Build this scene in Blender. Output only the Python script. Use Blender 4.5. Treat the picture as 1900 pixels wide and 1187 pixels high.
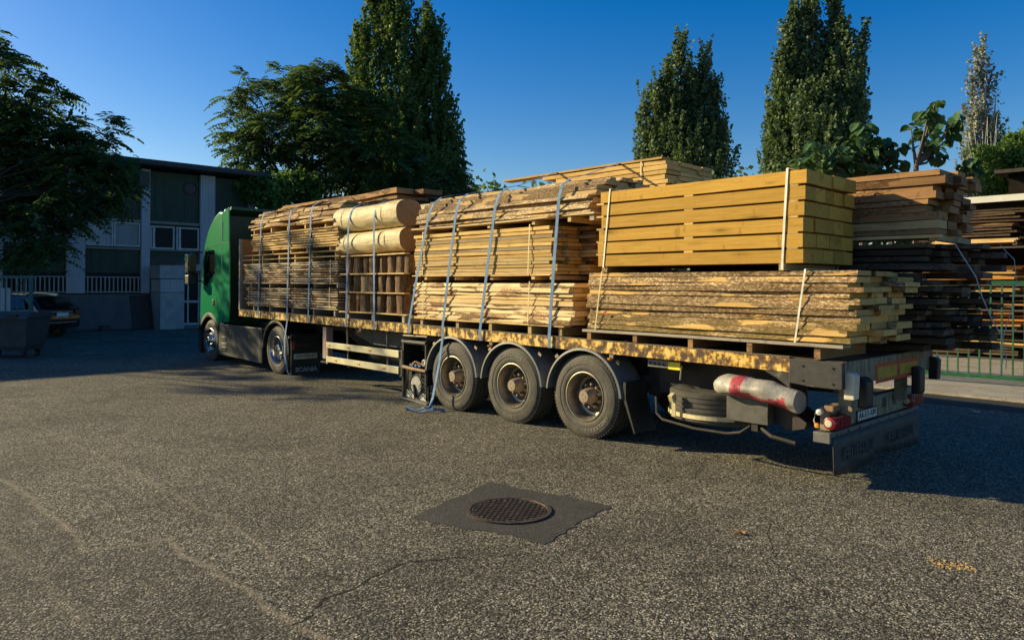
import bpy, bmesh, math, random
import numpy as np
from mathutils import Vector, Matrix
random.seed(11); RNG = np.random.default_rng(5)
PI = math.pi
scn = bpy.context.scene
for o in list(bpy.data.objects): bpy.data.objects.remove(o)
COL = scn.collection

# ------------------------------------------------------------------ camera
CAM = Vector((2.8179, -6.8826, 1.887)); YAW = -.815; ROLL = .0062
FWD = Vector((math.sin(YAW), math.cos(YAW), 0)); RGT = Vector((math.cos(YAW), -math.sin(YAW), 0)); UPV = Vector((0, 0, 1))
RG2 = RGT*math.cos(ROLL) + UPV*math.sin(ROLL); UP2 = -RGT*math.sin(ROLL) + UPV*math.cos(ROLL)
cd = bpy.data.cameras.new('camera'); co = bpy.data.objects.new('camera', cd); COL.objects.link(co)
co.matrix_world = Matrix(((RG2.x, UP2.x, -FWD.x, CAM.x), (RG2.y, UP2.y, -FWD.y, CAM.y), (RG2.z, UP2.z, -FWD.z, CAM.z), (0, 0, 0, 1)))
cd.sensor_fit = 'HORIZONTAL'; cd.sensor_width = 36; cd.lens = 36*1355.37/1900
cd.shift_y = -(593.5-529.4)/1900; cd.clip_start = .05; cd.clip_end = 2000
scn.camera = co
# ------------------------------------------------------------------ sky, sun, exposure
SD = Vector((2.2, 1.32, -1.0)).normalized()
ELEV = math.asin(-SD.z); AZ = math.atan2(-SD.x, -SD.y)
w = bpy.data.worlds.new('World'); scn.world = w; w.use_nodes = True
nt = w.node_tree; bg = nt.nodes['Background']
sky = nt.nodes.new('ShaderNodeTexSky'); sky.sky_type = 'NISHITA'; sky.sun_disc = False
sky.sun_elevation = ELEV; sky.sun_rotation = AZ % (2*PI); sky.air_density = 1.0; sky.dust_density = .6; sky.ozone_density = 2.0
hs = nt.nodes.new('ShaderNodeHueSaturation'); hs.inputs['Saturation'].default_value = 1.58; hs.inputs['Value'].default_value = 1.0; hs.inputs['Hue'].default_value = .513
nt.links.new(sky.outputs[0], hs.inputs['Color']); nt.links.new(hs.outputs[0], bg.inputs[0]); bg.inputs[1].default_value = .092
sl = bpy.data.lights.new('sun', 'SUN'); sl.energy = 5.0; sl.angle = math.radians(.53); sl.color = (1, .84, .49)
so = bpy.data.objects.new('sun', sl); COL.objects.link(so); so.rotation_euler = SD.to_track_quat('-Z', 'Y').to_euler(); so.location = (-30, -20, 20)
scn.view_settings.view_transform = 'Standard'; scn.view_settings.look = 'None'; scn.view_settings.gamma = 1
scn.view_settings.use_curve_mapping = False; scn.view_settings.exposure = .6
scn.render.engine = 'CYCLES'
scn.cycles.max_bounces = 6; scn.cycles.transparent_max_bounces = 8

# ------------------------------------------------------------------ materials
class NT:
    def __init__(s, name):
        s.m = bpy.data.materials.new(name); s.m.use_nodes = True; s.t = s.m.node_tree
        s.b = s.t.nodes['Principled BSDF']; s.out = s.t.nodes['Material Output']
    def n(s, typ, ins=None, **kw):
        nd = s.t.nodes.new('ShaderNode'+typ)
        for k, v in kw.items(): setattr(nd, k, v)
        for k, v in (ins or {}).items():
            if hasattr(v, 'links') or isinstance(v, bpy.types.NodeSocket): s.t.links.new(v, nd.inputs[k])
            else: nd.inputs[k].default_value = v
        return nd
    def set(s, k, v):
        if isinstance(v, bpy.types.NodeSocket): s.t.links.new(v, s.b.inputs[k])
        else: s.b.inputs[k].default_value = v
    def math(s, op, a, b=None, clamp=False):
        i = {0: a}
        if b is not None: i[1] = b
        return s.n('Math', i, operation=op, use_clamp=clamp).outputs[0]
    def ramp(s, f, stops, interp='LINEAR'):
        nd = s.n('ValToRGB', {0: f}); cr = nd.color_ramp; cr.interpolation = interp
        while len(cr.elements) < len(stops): cr.elements.new(.5)
        for e, (p, c) in zip(cr.elements, stops): e.position = p; e.color = c4(c)
        return nd.outputs[0]
    def mix(s, f, a, b, mode='MIX'):
        nd = s.n('Mix', {'Factor': f}, data_type='RGBA', blend_type=mode)
        for k, v in ((6, a), (7, b)):
            if isinstance(v, bpy.types.NodeSocket): s.t.links.new(v, nd.inputs[k])
            else: nd.inputs[k].default_value = c4(v)
        return nd.outputs[2]
    def noise(s, vec, scale, detail=3, rough=.55, W=None, out=0):
        i = {'Vector': vec, 'Scale': scale, 'Detail': detail, 'Roughness': rough}
        nd = s.n('TexNoise', i, noise_dimensions='4D' if W is not None else '3D')
        if W is not None: s.t.links.new(W, nd.inputs['W'])
        return nd.outputs[out]
    def obj(s): return s.n('TexCoord').outputs['Object']
    def mapp(s, v, sc, loc=(0, 0, 0), rot=(0, 0, 0)): return s.n('Mapping', {'Vector': v, 'Scale': sc, 'Location': loc, 'Rotation': rot}).outputs[0]
    def bump(s, h, st, d): s.set('Normal', s.n('Bump', {'Height': h, 'Strength': st, 'Distance': d}).outputs[0])
def c4(c): 
    if isinstance(c, (int, float)): c = (c, c, c)
    return (c[0], c[1], c[2], 1)
def simple(name, col, rough=.6, metal=0, var=.25, scale=6, bump=0, spec=None, dirt=None, coat=0):
    t = NT(name); o = t.obj()
    n = t.noise(o, scale, 5, .6)
    dark = tuple(c*(1-var) for c in col); lite = tuple(min(1, c*(1+var)) for c in col)
    c = t.ramp(n, [(.3, dark), (.7, lite)])
    if dirt:
        n2 = t.noise(o, scale*.4, 6, .7); f = t.ramp(n2, [(dirt[1], 0), (dirt[1]+.12, 1)])
        c = t.mix(f, c, dirt[0])
    t.set('Base Color', c); t.set('Roughness', rough); t.set('Metallic', metal)
    if spec is not None: t.set('Specular IOR Level', spec)
    if coat: t.set('Coat Weight', coat); t.set('Coat Roughness', .05)
    if bump: t.bump(n, bump, .02)
    return t.m
def wood(name, pale, dark, bark=None, cover=.0, grey=None, greyamt=0., moss=0., rough=.8, sat_var=.25, barkpale=None, saw=True):
    """sawn timber: grain along X; bark only on the long edges (object normal Y), each board differs through Object Info"""
    t = NT(name); o = t.obj(); R = t.n('ObjectInfo').outputs['Random']
    W = t.math('MULTIPLY', R, 37.0)
    g = t.noise(t.mapp(o, (1.2, 22, 30)), 2.2, 5, .6, W)
    c = t.ramp(g, [(.28, dark), (.62, pale)])
    k = t.noise(t.mapp(o, (1.6, 5, 9)), 1.6, 3, .5, W)
    c = t.mix(t.math('MULTIPLY', t.ramp(k, [(.62, 0), (.74, 1)]), .55), c, tuple(x*.45 for x in dark))
    kp = t.n('VectorMath', {0: t.mapp(o, (1.5, 4, 7)), 1: t.n('CombineXYZ', {0: W, 1: W, 2: W}).outputs[0]}, operation='ADD').outputs[0]
    kv = t.n('TexVoronoi', {'Vector': kp, 'Scale': 1.0}); kc = t.n('SeparateColor', {0: kv.outputs['Color']}).outputs[2]
    kf = t.math('MULTIPLY', t.ramp(kv.outputs['Distance'], [(.06, 1), (.11, .5), (.28, 0)]), t.math('GREATER_THAN', kc, .45))
    c = t.mix(t.math('MULTIPLY', kf, .75), c, tuple(x*.35 for x in dark))
    mk = t.noise(t.mapp(o, (9, 2, 3)), 1.3, 3, .6, W); c = t.mix(t.math('MULTIPLY', t.ramp(mk, [(.61, 0), (.68, 1)]), .4), c, tuple(x*.4 for x in dark))
    if saw:
        sw = t.noise(t.mapp(o, (70, 3, 3)), 1.0, 2, .5, W)
        c = t.mix(t.math('MULTIPLY', t.ramp(sw, [(.5, 0), (.66, 1)]), .16), c, dark)
    bt = t.math('ADD', t.math('MULTIPLY', R, sat_var*2), 1-sat_var)
    cc = t.n('CombineColor', {0: bt, 1: bt, 2: bt}).outputs[0]
    c = t.mix(1.0, c, cc, 'MULTIPLY')
    if grey:
        gn = t.noise(t.mapp(o, (.9, 4, 4)), 1.3, 4, .6, W)
        c = t.mix(t.math('MULTIPLY', t.ramp(gn, [(.45, 0), (.6, 1)]), greyamt), c, grey)
    h = t.math('MULTIPLY', g, .3)
    rg = rough
    if bark:
        nrm = t.n('SeparateXYZ', {0: t.n('TexCoord').outputs['Normal']}).outputs
        side = t.math('GREATER_THAN', t.math('ABSOLUTE', nrm[1]), .42)
        dv = t.n('VectorMath', {0: o, 1: t.n('VectorMath', {0: t.noise(t.mapp(o, (2, 9, 14)), 1.5, 4, .6, W, out=1), 1: (.5, .10, .05)}, operation='MULTIPLY').outputs[0]}, operation='ADD').outputs[0]
        off = t.n('CombineXYZ', {0: W, 1: W, 2: 0.0}).outputs[0]
        vp = t.n('TexVoronoi', {'Vector': t.n('VectorMath', {0: t.mapp(dv, (2.6, 5, 9)), 1: off}, operation='ADD').outputs[0], 'Scale': 1.0})
        cr = t.n('SeparateColor', {0: vp.outputs['Color']}).outputs[0]
        f = t.math('MULTIPLY', t.math('LESS_THAN', cr, cover), side)
        b1 = t.noise(t.mapp(o, (13, 18, 30)), 2.0, 6, .78, W)
        lite = barkpale or tuple(min(1, x*1.9) for x in bark)
        bk = t.ramp(b1, [(.34, tuple(x*.18 for x in bark)), (.43, tuple(x*.7 for x in bark)), (.50, bark), (.60, lite)])
        tn = t.math('ADD', t.math('MULTIPLY', t.noise(t.mapp(o, (.8, 3, 6)), 1.6, 4, .6, W), .6), t.math('MULTIPLY', R, .4))
        bk = t.mix(1.0, bk, t.ramp(tn, [(.34, (.7, .58, .42)), (.45, (1.1, 1.04, .92)), (.54, (1.45, 1.38, 1.22)), (.61, (2.1, 2.0, 1.8)), (.70, (.9, .84, .74))]), 'MULTIPLY')
        if moss:
            mn = t.noise(t.mapp(o, (.7, 3, 5)), 1.5, 5, .6, W); zz = t.n('SeparateXYZ', {0: o}).outputs[2]
            bk = t.mix(t.math('MULTIPLY', t.math('MULTIPLY', t.ramp(mn, [(.46, 0), (.52, 1)]), t.ramp(zz, [(.10, 1), (.24, 0)])), moss), bk, (.15, .105, .02))
        sm1 = t.math('LESS_THAN', t.math('ABSOLUTE', t.math('SUBTRACT', t.noise(t.mapp(o, (5, 4, 9)), 1.6, 4, .6, W), .5)), .006)
        bk = t.mix(t.math('MULTIPLY', sm1, .75), bk, (.03, .018, .01))
        c = t.mix(f, c, bk); h = t.math('ADD', h, t.math('MULTIPLY', f, t.math('ADD', b1, .6)))
    t.set('Base Color', c); t.set('Roughness', rg); t.set('Specular IOR Level', .25)
    t.bump(h, .8, .012)
    return t.m
M = {}
M['beam'] = wood('sawn_oak_beam', (.57, .33, .06), (.41, .215, .03), sat_var=.2)
M['pale'] = wood('pale_board', (.68, .49, .23), (.46, .28, .10), sat_var=.25)
M['pale2'] = wood('pale_board_waney', (.80, .62, .34), (.54, .35, .14), bark=(.26, .17, .09), cover=.36, sat_var=.2)
M['gold'] = wood('golden_board', (.68, .45, .16), (.44, .25, .06), sat_var=.3)
M['barky'] = wood('waney_bark_board', (.64, .41, .14), (.40, .22, .055), bark=(.21, .135, .065), cover=.84, moss=.75, barkpale=(.50, .40, .26), sat_var=.25)
M['barky2'] = wood('pale_bark_board', (.64, .43, .18), (.38, .23, .08), bark=(.27, .195, .115), cover=.85, barkpale=(.52, .42, .27), sat_var=.2)
M['thin'] = wood('thin_grey_slab', (.56, .44, .27), (.28, .19, .10), bark=(.16, .10, .06), cover=.35, grey=(.42, .36, .28), greyamt=.5, sat_var=.3)
M['thino'] = wood('thin_orange_slab', (.60, .41, .16), (.36, .20, .06), bark=(.17, .10, .05), cover=.25, sat_var=.35)
M['slab'] = wood('bark_slab', (.52, .37, .17), (.26, .16, .07), bark=(.16, .095, .045), cover=.5, sat_var=.35)
M['brown'] = wood('brown_plank', (.34, .185, .075), (.20, .10, .04), bark=(.15, .085, .04), cover=.42, sat_var=.3)
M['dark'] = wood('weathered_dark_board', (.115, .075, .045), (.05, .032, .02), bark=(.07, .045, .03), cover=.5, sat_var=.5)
M['greyboard'] = wood('grey_brown_board', (.36, .25, .12), (.20, .13, .06), grey=(.34, .27, .17), greyamt=.6, sat_var=.2)
M['greywood'] = wood('grey_bearer', (.38, .33, .26), (.22, .18, .13), sat_var=.2)
M['bearer'] = wood('pale_bearer', (.42, .30, .14), (.26, .17, .07), sat_var=.2)
M['orange'] = wood('orange_shed_board', (.52, .20, .045), (.30, .10, .02), sat_var=.4)
def mk_peeled():
    t = NT('peeled_log'); o = t.obj()
    g = t.noise(t.mapp(o, (.8, 9, 9)), 2, 5, .6)
    c = t.ramp(g, [(.3, (.50, .38, .18)), (.6, (.70, .57, .31))])
    k = t.noise(t.mapp(o, (1.5, 3, 3)), 2.2, 4, .65); c = t.mix(t.math('MULTIPLY', t.ramp(k, [(.5, 0), (.64, 1)]), .75), c, (.38, .26, .11))
    v = t.noise(t.mapp(o, (7, 2, 2)), 5, 3, .7); c = t.mix(t.math('MULTIPLY', t.ramp(v, [(.64, 0), (.68, 1)]), .45), c, (.17, .11, .06))
    t.set('Base Color', c); t.set('Roughness', .65); t.bump(t.math('ADD', k, t.math('MULTIPLY', g, .4)), .7, .03); return t.m
M['peeled'] = mk_peeled()
M['logend'] = wood('log_end', (.40, .26, .12), (.25, .15, .07), sat_var=.1)
def mk_bark():
    t = NT('ridged_bark'); o = t.obj(); R = t.n('ObjectInfo').outputs['Random']; W = t.math('MULTIPLY', R, 31.)
    g = t.noise(t.mapp(o, (26, 10, 3.2)), 1.7, 6, .7, W)
    c = t.ramp(g, [(.32, (.05, .028, .013)), (.5, (.19, .11, .05)), (.7, (.38, .25, .12))])
    t.set('Base Color', c); t.set('Roughness', .9); t.bump(g, 1, .05); return t.m
M['bark'] = mk_bark()
def mk_rust():
    t = NT('rusty_yellow_rail'); o = t.obj()
    n = t.noise(t.mapp(o, (6, 1, 5), loc=(0, 0, 0)), 1.5, 7, .68)
    c = t.ramp(n, [(.40, (.05, .03, .016)), (.475, (.125, .066, .026)), (.505, (.34, .16, .022)), (.545, (.66, .42, .07)), (.68, (.78, .62, .25))])
    z = t.n('SeparateXYZ', {0: o}).outputs
    t.set('Base Color', c); t.set('Roughness', .75); t.bump(n, .6, .01); return t.m
M['rust'] = mk_rust()
def mk_drips():
    t = NT('rust_streaked_white_paint'); o = t.obj()
    n = t.noise(t.mapp(o, (4, 22, 3)), 1.5, 6, .7)
    c = t.ramp(n, [(.42, (.27, .235, .165)), (.54, (.21, .16, .09)), (.62, (.07, .038, .018))])
    t.set('Base Color', c); t.set('Roughness', .7); return t.m
M['drip'] = mk_drips()
M['green'] = simple('green_cab_paint', (.0035, .22, .075), .28, 0, .06, 2, coat=.8)
M['greend'] = simple('green_cab_rear', (.003, .05, .02), .5, 0, .15, 3)
M['skirt'] = simple('dark_grey_skirt', (.085, .08, .065), .42, 0, .25, 5)
M['black'] = simple('black_plastic', (.014, .014, .014), .5, 0, .3, 8)
M['chass'] = simple('dirty_chassis', (.032, .024, .018), .75, 0, .5, 5, dirt=((.10, .05, .025), .6))
M['steel'] = simple('black_painted_plate', (.035, .033, .03), .5, 0, .4, 14, dirt=((.20, .17, .12), .62))
M['glass'] = simple('dark_glass', (.006, .008, .008), .06, 0, .1, 2, spec=.8)
M['chrome'] = simple('polished_alloy', (.50, .49, .46), .26, 1, .05, 4)
M['dirtysteel'] = simple('dusty_wheel_rim', (.30, .26, .19), .42, .65, .35, 9, dirt=((.16, .12, .08), .58))
M['darkrim'] = simple('dull_wheel_disc', (.045, .035, .028), .7, .1, .4, 9)
M['hub'] = simple('dusty_hub', (.27, .20, .13), .6, .1, .3, 12)
M['greypl'] = simple('grey_mudguard', (.17, .165, .15), .45, 0, .25, 6)
def mk_tyre():
    t = NT('dusty_tyre'); o = t.obj(); n = t.noise(o, 5, 6, .65)
    c = t.ramp(n, [(.3, (.042, .038, .03)), (.7, (.10, .089, .07))])
    t.set('Base Color', c); t.set('Roughness', .72); t.set('Specular IOR Level', .4); t.bump(t.noise(o, 30, 3), .3, .01); return t.m
M['tyre'] = mk_tyre()
M['tyretxt'] = simple('tyre_lettering', (.17, .15, .12), .8)
M['panedark'] = simple('unlit_window_pane', (.012, .014, .014), .5, 0, .3, 2, spec=.15)
M['shedm'] = simple('shade_dark_shed_timber', (.018, .014, .011), .95, 0, .4, 3, spec=.05)  # near-black and matte: shade inside the shed put into the colour
M['limbdark'] = simple('dark_limb_bark', (.045, .038, .03), .95, 0, .3, 8, spec=.1)
M['tyred'] = simple('tyre_tread', (.05, .043, .034), .85, 0, .3, 20)
M['alu'] = simple('cream_side_guard', (.62, .55, .33), .5, .1, .12, 5)
M['pinkpost'] = simple('faded_red_post', (.33, .22, .17), .7, 0, .2, 6)
M['white'] = simple('white_paint', (.62, .60, .52), .5, 0, .1, 5)
M['offw'] = simple('yellowed_white', (.60, .53, .38), .55, 0, .15, 5)
M['amber'] = simple('amber_lens', (.75, .28, .02), .3)
M['red'] = simple('red_lens', (.24, .012, .010), .35)
M['redrefl'] = simple('red_reflective', (.42, .035, .022), .45)
M['yelrefl'] = simple('yellow_reflective', (.36, .25, .015), .45, 0, .25, 12)
M['yellow'] = simple('yellow_label', (.80, .66, .03), .5)
M['strap'] = simple('blue_webbing', (.095, .20, .36), .75, 0, .35, 18, dirt=((.28, .27, .25), .6))
M['strapl'] = simple('light_blue_webbing', (.20, .38, .47), .7, 0, .3, 9)
M['band'] = simple('white_strapping', (.72, .68, .56), .4)
M['bandy'] = simple('yellowed_strapping', (.62, .52, .28), .4)
M['bandg'] = simple('grey_strapping', (.42, .42, .42), .4)
M['rusty'] = simple('rusty_tube', (.26, .15, .08), .7, .1, .3, 14)
M['toolgrey'] = simple('rust_bottom_box', (.085, .08, .068), .6, .1, .35, 9, dirt=((.36, .22, .10), .60))
M['bagw'] = simple('silver_white_tarp', (.38, .35, .29), .5, .05, .35, 5, bump=.9, dirt=((.27, .24, .19), .58))
M['bagr'] = simple('pinkish_red_tarp', (.42, .06, .07), .5, 0, .35, 5, bump=.9, dirt=((.32, .07, .07), .6))
M['purple'] = simple('purple_webbing', (.13, .06, .20), .8)
M['bluebit'] = simple('blue_fitting', (.10, .25, .55), .4)
M['wallg'] = None
def mk_clad(name, col, pitch, axis=1, var=.35):
    t = NT(name); o = t.obj(); s = t.n('SeparateXYZ', {0: o}).outputs
    fr = t.math('FRACT', t.math('MULTIPLY', s[axis], 1/pitch))
    st = t.ramp(fr, [(0, .45), (.08, 1), (.5, .9), (.92, 1), (1, .45)])
    n = t.noise(t.mapp(o, (1, 2.5, .8)), 1.2, 5, .65)
    c = t.ramp(n, [(.3, tuple(x*(1-var) for x in col)), (.7, tuple(x*(1+var) for x in col))])
    c = t.mix(1., c, st, 'MULTIPLY')
    t.set('Base Color', c); t.set('Roughness', .7); t.bump(st, .6, .02); return t.m
M['clad'] = mk_clad('dark_green_cladding', (.028, .052, .028), .3)
M['pillar'] = mk_clad('pale_ribbed_pillar', (.40, .42, .44), .13, var=.12)
M['roofm'] = simple('dark_roof_edge', (.05, .045, .042), .7)
M['wwhite'] = simple('weathered_white_wall', (.33, .33, .31), .8, 0, .2, 3)
M['blind'] = mk_clad('slatted_blind', (.30, .31, .30), .07, axis=2, var=.1)
M['blindw'] = mk_clad('pale_roller_blind', (.42, .43, .42), .25, axis=1, var=.08)
M['winfr'] = simple('window_frame_paint', (.45, .46, .45), .6)
M['concrete'] = simple('plinth_concrete', (.16, .155, .145), .9, 0, .25, 4)
M['sheetg'] = mk_clad('grey_corrugated_sheet', (.12, .092, .085), .09, var=.2)
M['sheetb'] = mk_clad('brown_corrugated_sheet', (.05, .032, .027), .09, var=.2)
M['binm'] = simple('dark_grey_bin_plastic', (.045, .05, .055), .6, 0, .3, 3)
M['paper'] = simple('white_sticker', (.70, .72, .75), .6, 0, .05)
M['carp'] = simple('black_car_paint', (.008, .009, .011), .2, 0, .1, 2, coat=.9)
M['fgreen'] = simple('green_fence_paint', (.012, .10, .04), .5, 0, .3, 8)
M['gategreen'] = simple('faded_green_gate', (.05, .13, .11), .6, 0, .2, 6)
M['iron'] = simple('rusted_cast_iron', (.075, .055, .045), .65, .4, .5, 30, dirt=((.17, .12, .09), .55))
M['irond'] = simple('cast_iron_recess', (.012, .01, .008), .9)
M['sawdust'] = simple('sawdust', (.45, .30, .12), .9, 0, .4, 60)
M['leafdead'] = simple('dead_leaf', (.25, .14, .05), .8)
M['trunk'] = simple('grey_brown_bark', (.13, .105, .08), .9, 0, .35, 10, bump=.6)
M['whitestem'] = simple('pale_stem', (.45, .43, .38), .8, 0, .25, 10)
def leafmat(name, a, b, c, trans=.35, scale=.9, rough=.55):
    t = NT(name); o = t.obj()
    n = t.noise(o, scale, 3, .6); n2 = t.noise(o, scale*9, 2, .6)
    f = t.math('ADD', t.math('MULTIPLY', n, .6), t.math('MULTIPLY', n2, .4))
    cc = t.ramp(f, [(.36, a), (.5, b), (.64, c)])
    t.set('Base Color', cc); t.set('Roughness', rough); t.set('Specular IOR Level', .35)
    tr = t.n('BsdfTranslucent', {0: t.mix(.5, cc, (.16, .24, .02))})
    ms = t.n('MixShader', {0: trans, 1: t.b.outputs[0], 2: tr.outputs[0]})
    t.t.links.new(ms.outputs[0], t.out.inputs[0]); return t.m
M['lf_ail'] = leafmat('ailanthus_leaves', (.05, .095, .04), (.08, .145, .05), (.125, .20, .06), .42)
M['lf_pop'] = leafmat('poplar_leaves', (.055, .10, .028), (.10, .165, .042), (.17, .24, .06), .4)
M['lf_pop2'] = leafmat('far_poplar_leaves', (.06, .10, .045), (.105, .155, .065), (.17, .225, .09), .32)
M['lf_pau'] = leafmat('broad_leaves', (.035, .08, .03), (.06, .13, .045), (.12, .21, .08), .3, 2)
M['lf_birch'] = leafmat('grey_sparse_leaves', (.17, .18, .14), (.26, .27, .21), (.38, .38, .30), .25)
M['lf_hedge'] = leafmat('bright_hedge_leaves', (.04, .09, .015), (.08, .16, .025), (.14, .23, .04), .4)
# ------------------------------------------------------------------ ground material
def mk_ground():
    t = NT('worn_asphalt'); o = t.obj(); s = t.n('SeparateXYZ', {0: o}).outputs
    wob = t.noise(o, 2.6, 4, .6, out=1)
    v = t.n('VectorMath', {0: o, 1: t.n('VectorMath', {0: t.n('VectorMath', {0: wob, 1: (.5, .5, .5)}, operation='SUBTRACT').outputs[0], 1: (.22, .22, 0)}, operation='MULTIPLY').outputs[0]}, operation='ADD').outputs[0]
    flat = t.n('VectorMath', {0: v, 1: (1, 1, 0)}, operation='MULTIPLY').outputs[0]
    def seg(a, b):
        ax, ay = a; bx, by = b; L2 = (bx-ax)**2+(by-ay)**2
        pa = t.n('VectorMath', {0: flat, 1: (ax, ay, 0)}, operation='SUBTRACT').outputs[0]
        dt = t.n('VectorMath', {0: pa, 1: ((bx-ax)/L2, (by-ay)/L2, 0)}, operation='DOT_PRODUCT').outputs['Value']
        h = t.math('MULTIPLY', dt, 1.0, True)
        pr = t.n('VectorMath', {0: (bx-ax, by-ay, 0), 'Scale': h}, operation='SCALE').outputs[0]
        return t.n('VectorMath', {0: t.n('VectorMath', {0: pa, 1: pr}, operation='SUBTRACT').outputs[0]}, operation='LENGTH').outputs['Value']
    def chain(pts):
        d = None
        for a, b in zip(pts, pts[1:]):
            q = seg(a, b); d = q if d is None else t.math('MINIMUM', d, q)
        return d
    sand1 = chain([(-6.6, -5.7), (-4.16, -5.53), (-2.97, -5.5), (-2.84, -5.03), (-2.2, -5.03), (-1.5, -4.98), (-.68, -4.94), (.2, -4.9)])
    sand2 = chain([(-9.2, -4.85), (-7.93, -4.77), (-5.12, -4.65), (-2.88, -4.53), (-2.0, -4.59)])
    sand3 = chain([(-3.53, -5.95), (-2.79, -5.88), (-2.27, -5.85), (-1.66, -5.86)])
    crk1 = chain([(-.95, -4.95), (-1.13, -4.62), (-1.22, -4.35), (-1.29, -3.96), (-1.05, -3.6)])
    crk2 = chain([(1.4, -2.6), (.4, -2.15), (-.1, -1.2), (-1.2, -.6), (-1.5, .1)])
    crk3 = chain([(-3.0, -3.1), (-2.5, -2.0), (-2.4, -1.2), (-3.1, -.7)])
    # aggregate
    vo = t.n('TexVoronoi', {'Vector': o, 'Scale': 84.0, 'Randomness': 1.0}); vo2 = t.n('TexVoronoi', {'Vector': o, 'Scale': 46.0})
    cv = t.n('SeparateColor', {0: vo.outputs['Color']}).outputs[0]; cv2 = t.n('SeparateColor', {0: vo2.outputs['Color']}).outputs[1]
    st = t.ramp(cv, [(0, (.026, .023, .017)), (.35, (.112, .100, .073)), (.75, (.265, .238, .172)), (1, (.62, .555, .40))])
    st2 = t.ramp(cv2, [(0, .62), (.6, 1.0), (1, 1.3)])
    c = t.mix(1., st, st2, 'MULTIPLY')
    gap = t.ramp(vo.outputs['Distance'], [(.0, 1.15), (.45, .9), (.75, .42)])
    c = t.mix(1., c, gap, 'MULTIPLY')
    big = t.noise(o, .55, 5, .6); mid = t.noise(o, 3.4, 4, .6)
    c = t.mix(1., c, t.ramp(big, [(.35, .74), (.5, 1.0), (.68, 1.16)]), 'MULTIPLY')
    c = t.mix(1., c, t.ramp(mid, [(.3, .84), (.55, 1.0), (.75, 1.12)]), 'MULTIPLY')
    # stained drive lanes, oil
    oil = t.noise(t.mapp(o, (.35, 1.3, 1)), 1.1, 5, .65); c = t.mix(t.math('MULTIPLY', t.ramp(oil, [(.58, 0), (.68, 1)]), .32), c, (.06, .053, .045))
    # older darker patch at the left foreground
    pm = t.math('LESS_THAN', t.n('SeparateXYZ', {0: flat}).outputs[1], t.math('ADD', -5.53, t.math('MULTIPLY', t.math('GREATER_THAN', t.n('SeparateXYZ', {0: flat}).outputs[0], -2.9), .5)))
    c = t.mix(t.math('MULTIPLY', pm, .3), c, (.055, .05, .044))
    br = t.ramp(t.noise(o, 5, 4, .65), [(.36, 0), (.6, 1)])
    for d, wd, k in ((sand1, .042, .75), (sand2, .03, .5), (sand3, .08, .25)):
        f = t.math('MULTIPLY', t.math('SUBTRACT', 1, t.math('DIVIDE', d, wd), True), k)
        f = t.math('MULTIPLY', f, t.math('ADD', t.math('MULTIPLY', br, .8), .2))
        c = t.mix(f, c, (.33, .265, .175))
    fine = t.noise(o, 14, 3, .7)
    cf = None
    for d, wd in ((crk1, .010), (crk2, .0045), (crk3, .004)):
        f = t.math('LESS_THAN', d, t.math('MULTIPLY', t.ramp(fine, [(.3, 0), (.6, 1)]), wd*1.6)); cf = f if cf is None else t.math('MAXIMUM', cf, f)
    c = t.mix(cf, c, (.012, .011, .01))
    # fine craze cracks
    vc = t.n('TexVoronoi', {'Vector': v, 'Scale': .8}, feature='DISTANCE_TO_EDGE')
    cz = t.math('MULTIPLY', t.ramp(vc.outputs[0], [(0, 1), (.012, 0)]), t.ramp(t.noise(o, 1.4, 3, .6), [(.5, 0), (.62, 1)]))
    c = t.mix(t.math('MULTIPLY', cz, .6), c, (.03, .027, .022))
    t.set('Base Color', c); t.set('Roughness', .88); t.set('Specular IOR Level', .3)
    h = t.math('SUBTRACT', t.math('ADD', t.math('MULTIPLY', cv, .5), t.math('SUBTRACT', 1, vo.outputs['Distance'])), t.math('MULTIPLY', cf, 3))
    h = t.math('ADD', h, t.math('MULTIPLY', mid, 1.2))
    t.bump(h, .75, .007); return t.m
M['ground'] = mk_ground()
def aggregate(name, cols, scale, bump=.5):
    t = NT(name); o = t.obj(); vo = t.n('TexVoronoi', {'Vector': o, 'Scale': scale})
    cv = t.n('SeparateColor', {0: vo.outputs['Color']}).outputs[0]
    c = t.ramp(cv, [(0, cols[0]), (.6, cols[1]), (1, cols[2])])
    c = t.mix(1., c, t.ramp(t.noise(o, 1.7, 5, .65), [(.3, .75), (.7, 1.2)]), 'MULTIPLY')
    t.set('Base Color', c); t.set('Roughness', .85); t.bump(t.math('ADD', cv, vo.outputs['Distance']), bump, .006); return t.m
M['patch'] = aggregate('fresh_tar_patch', ((.018, .017, .014), (.038, .035, .029), (.13, .12, .10)), 170, .4)
M['strip'] = aggregate('dark_new_asphalt', ((.012, .012, .012), (.022, .021, .02), (.04, .04, .036)), 120, .3)
M['pave'] = aggregate('pale_concrete_pavement', ((.24, .21, .16), (.34, .30, .23), (.44, .39, .30)), 60, .3)
M['yard'] = aggregate('dusty_yard', ((.22, .19, .14), (.32, .28, .21), (.42, .36, .27)), 40, .3)

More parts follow.
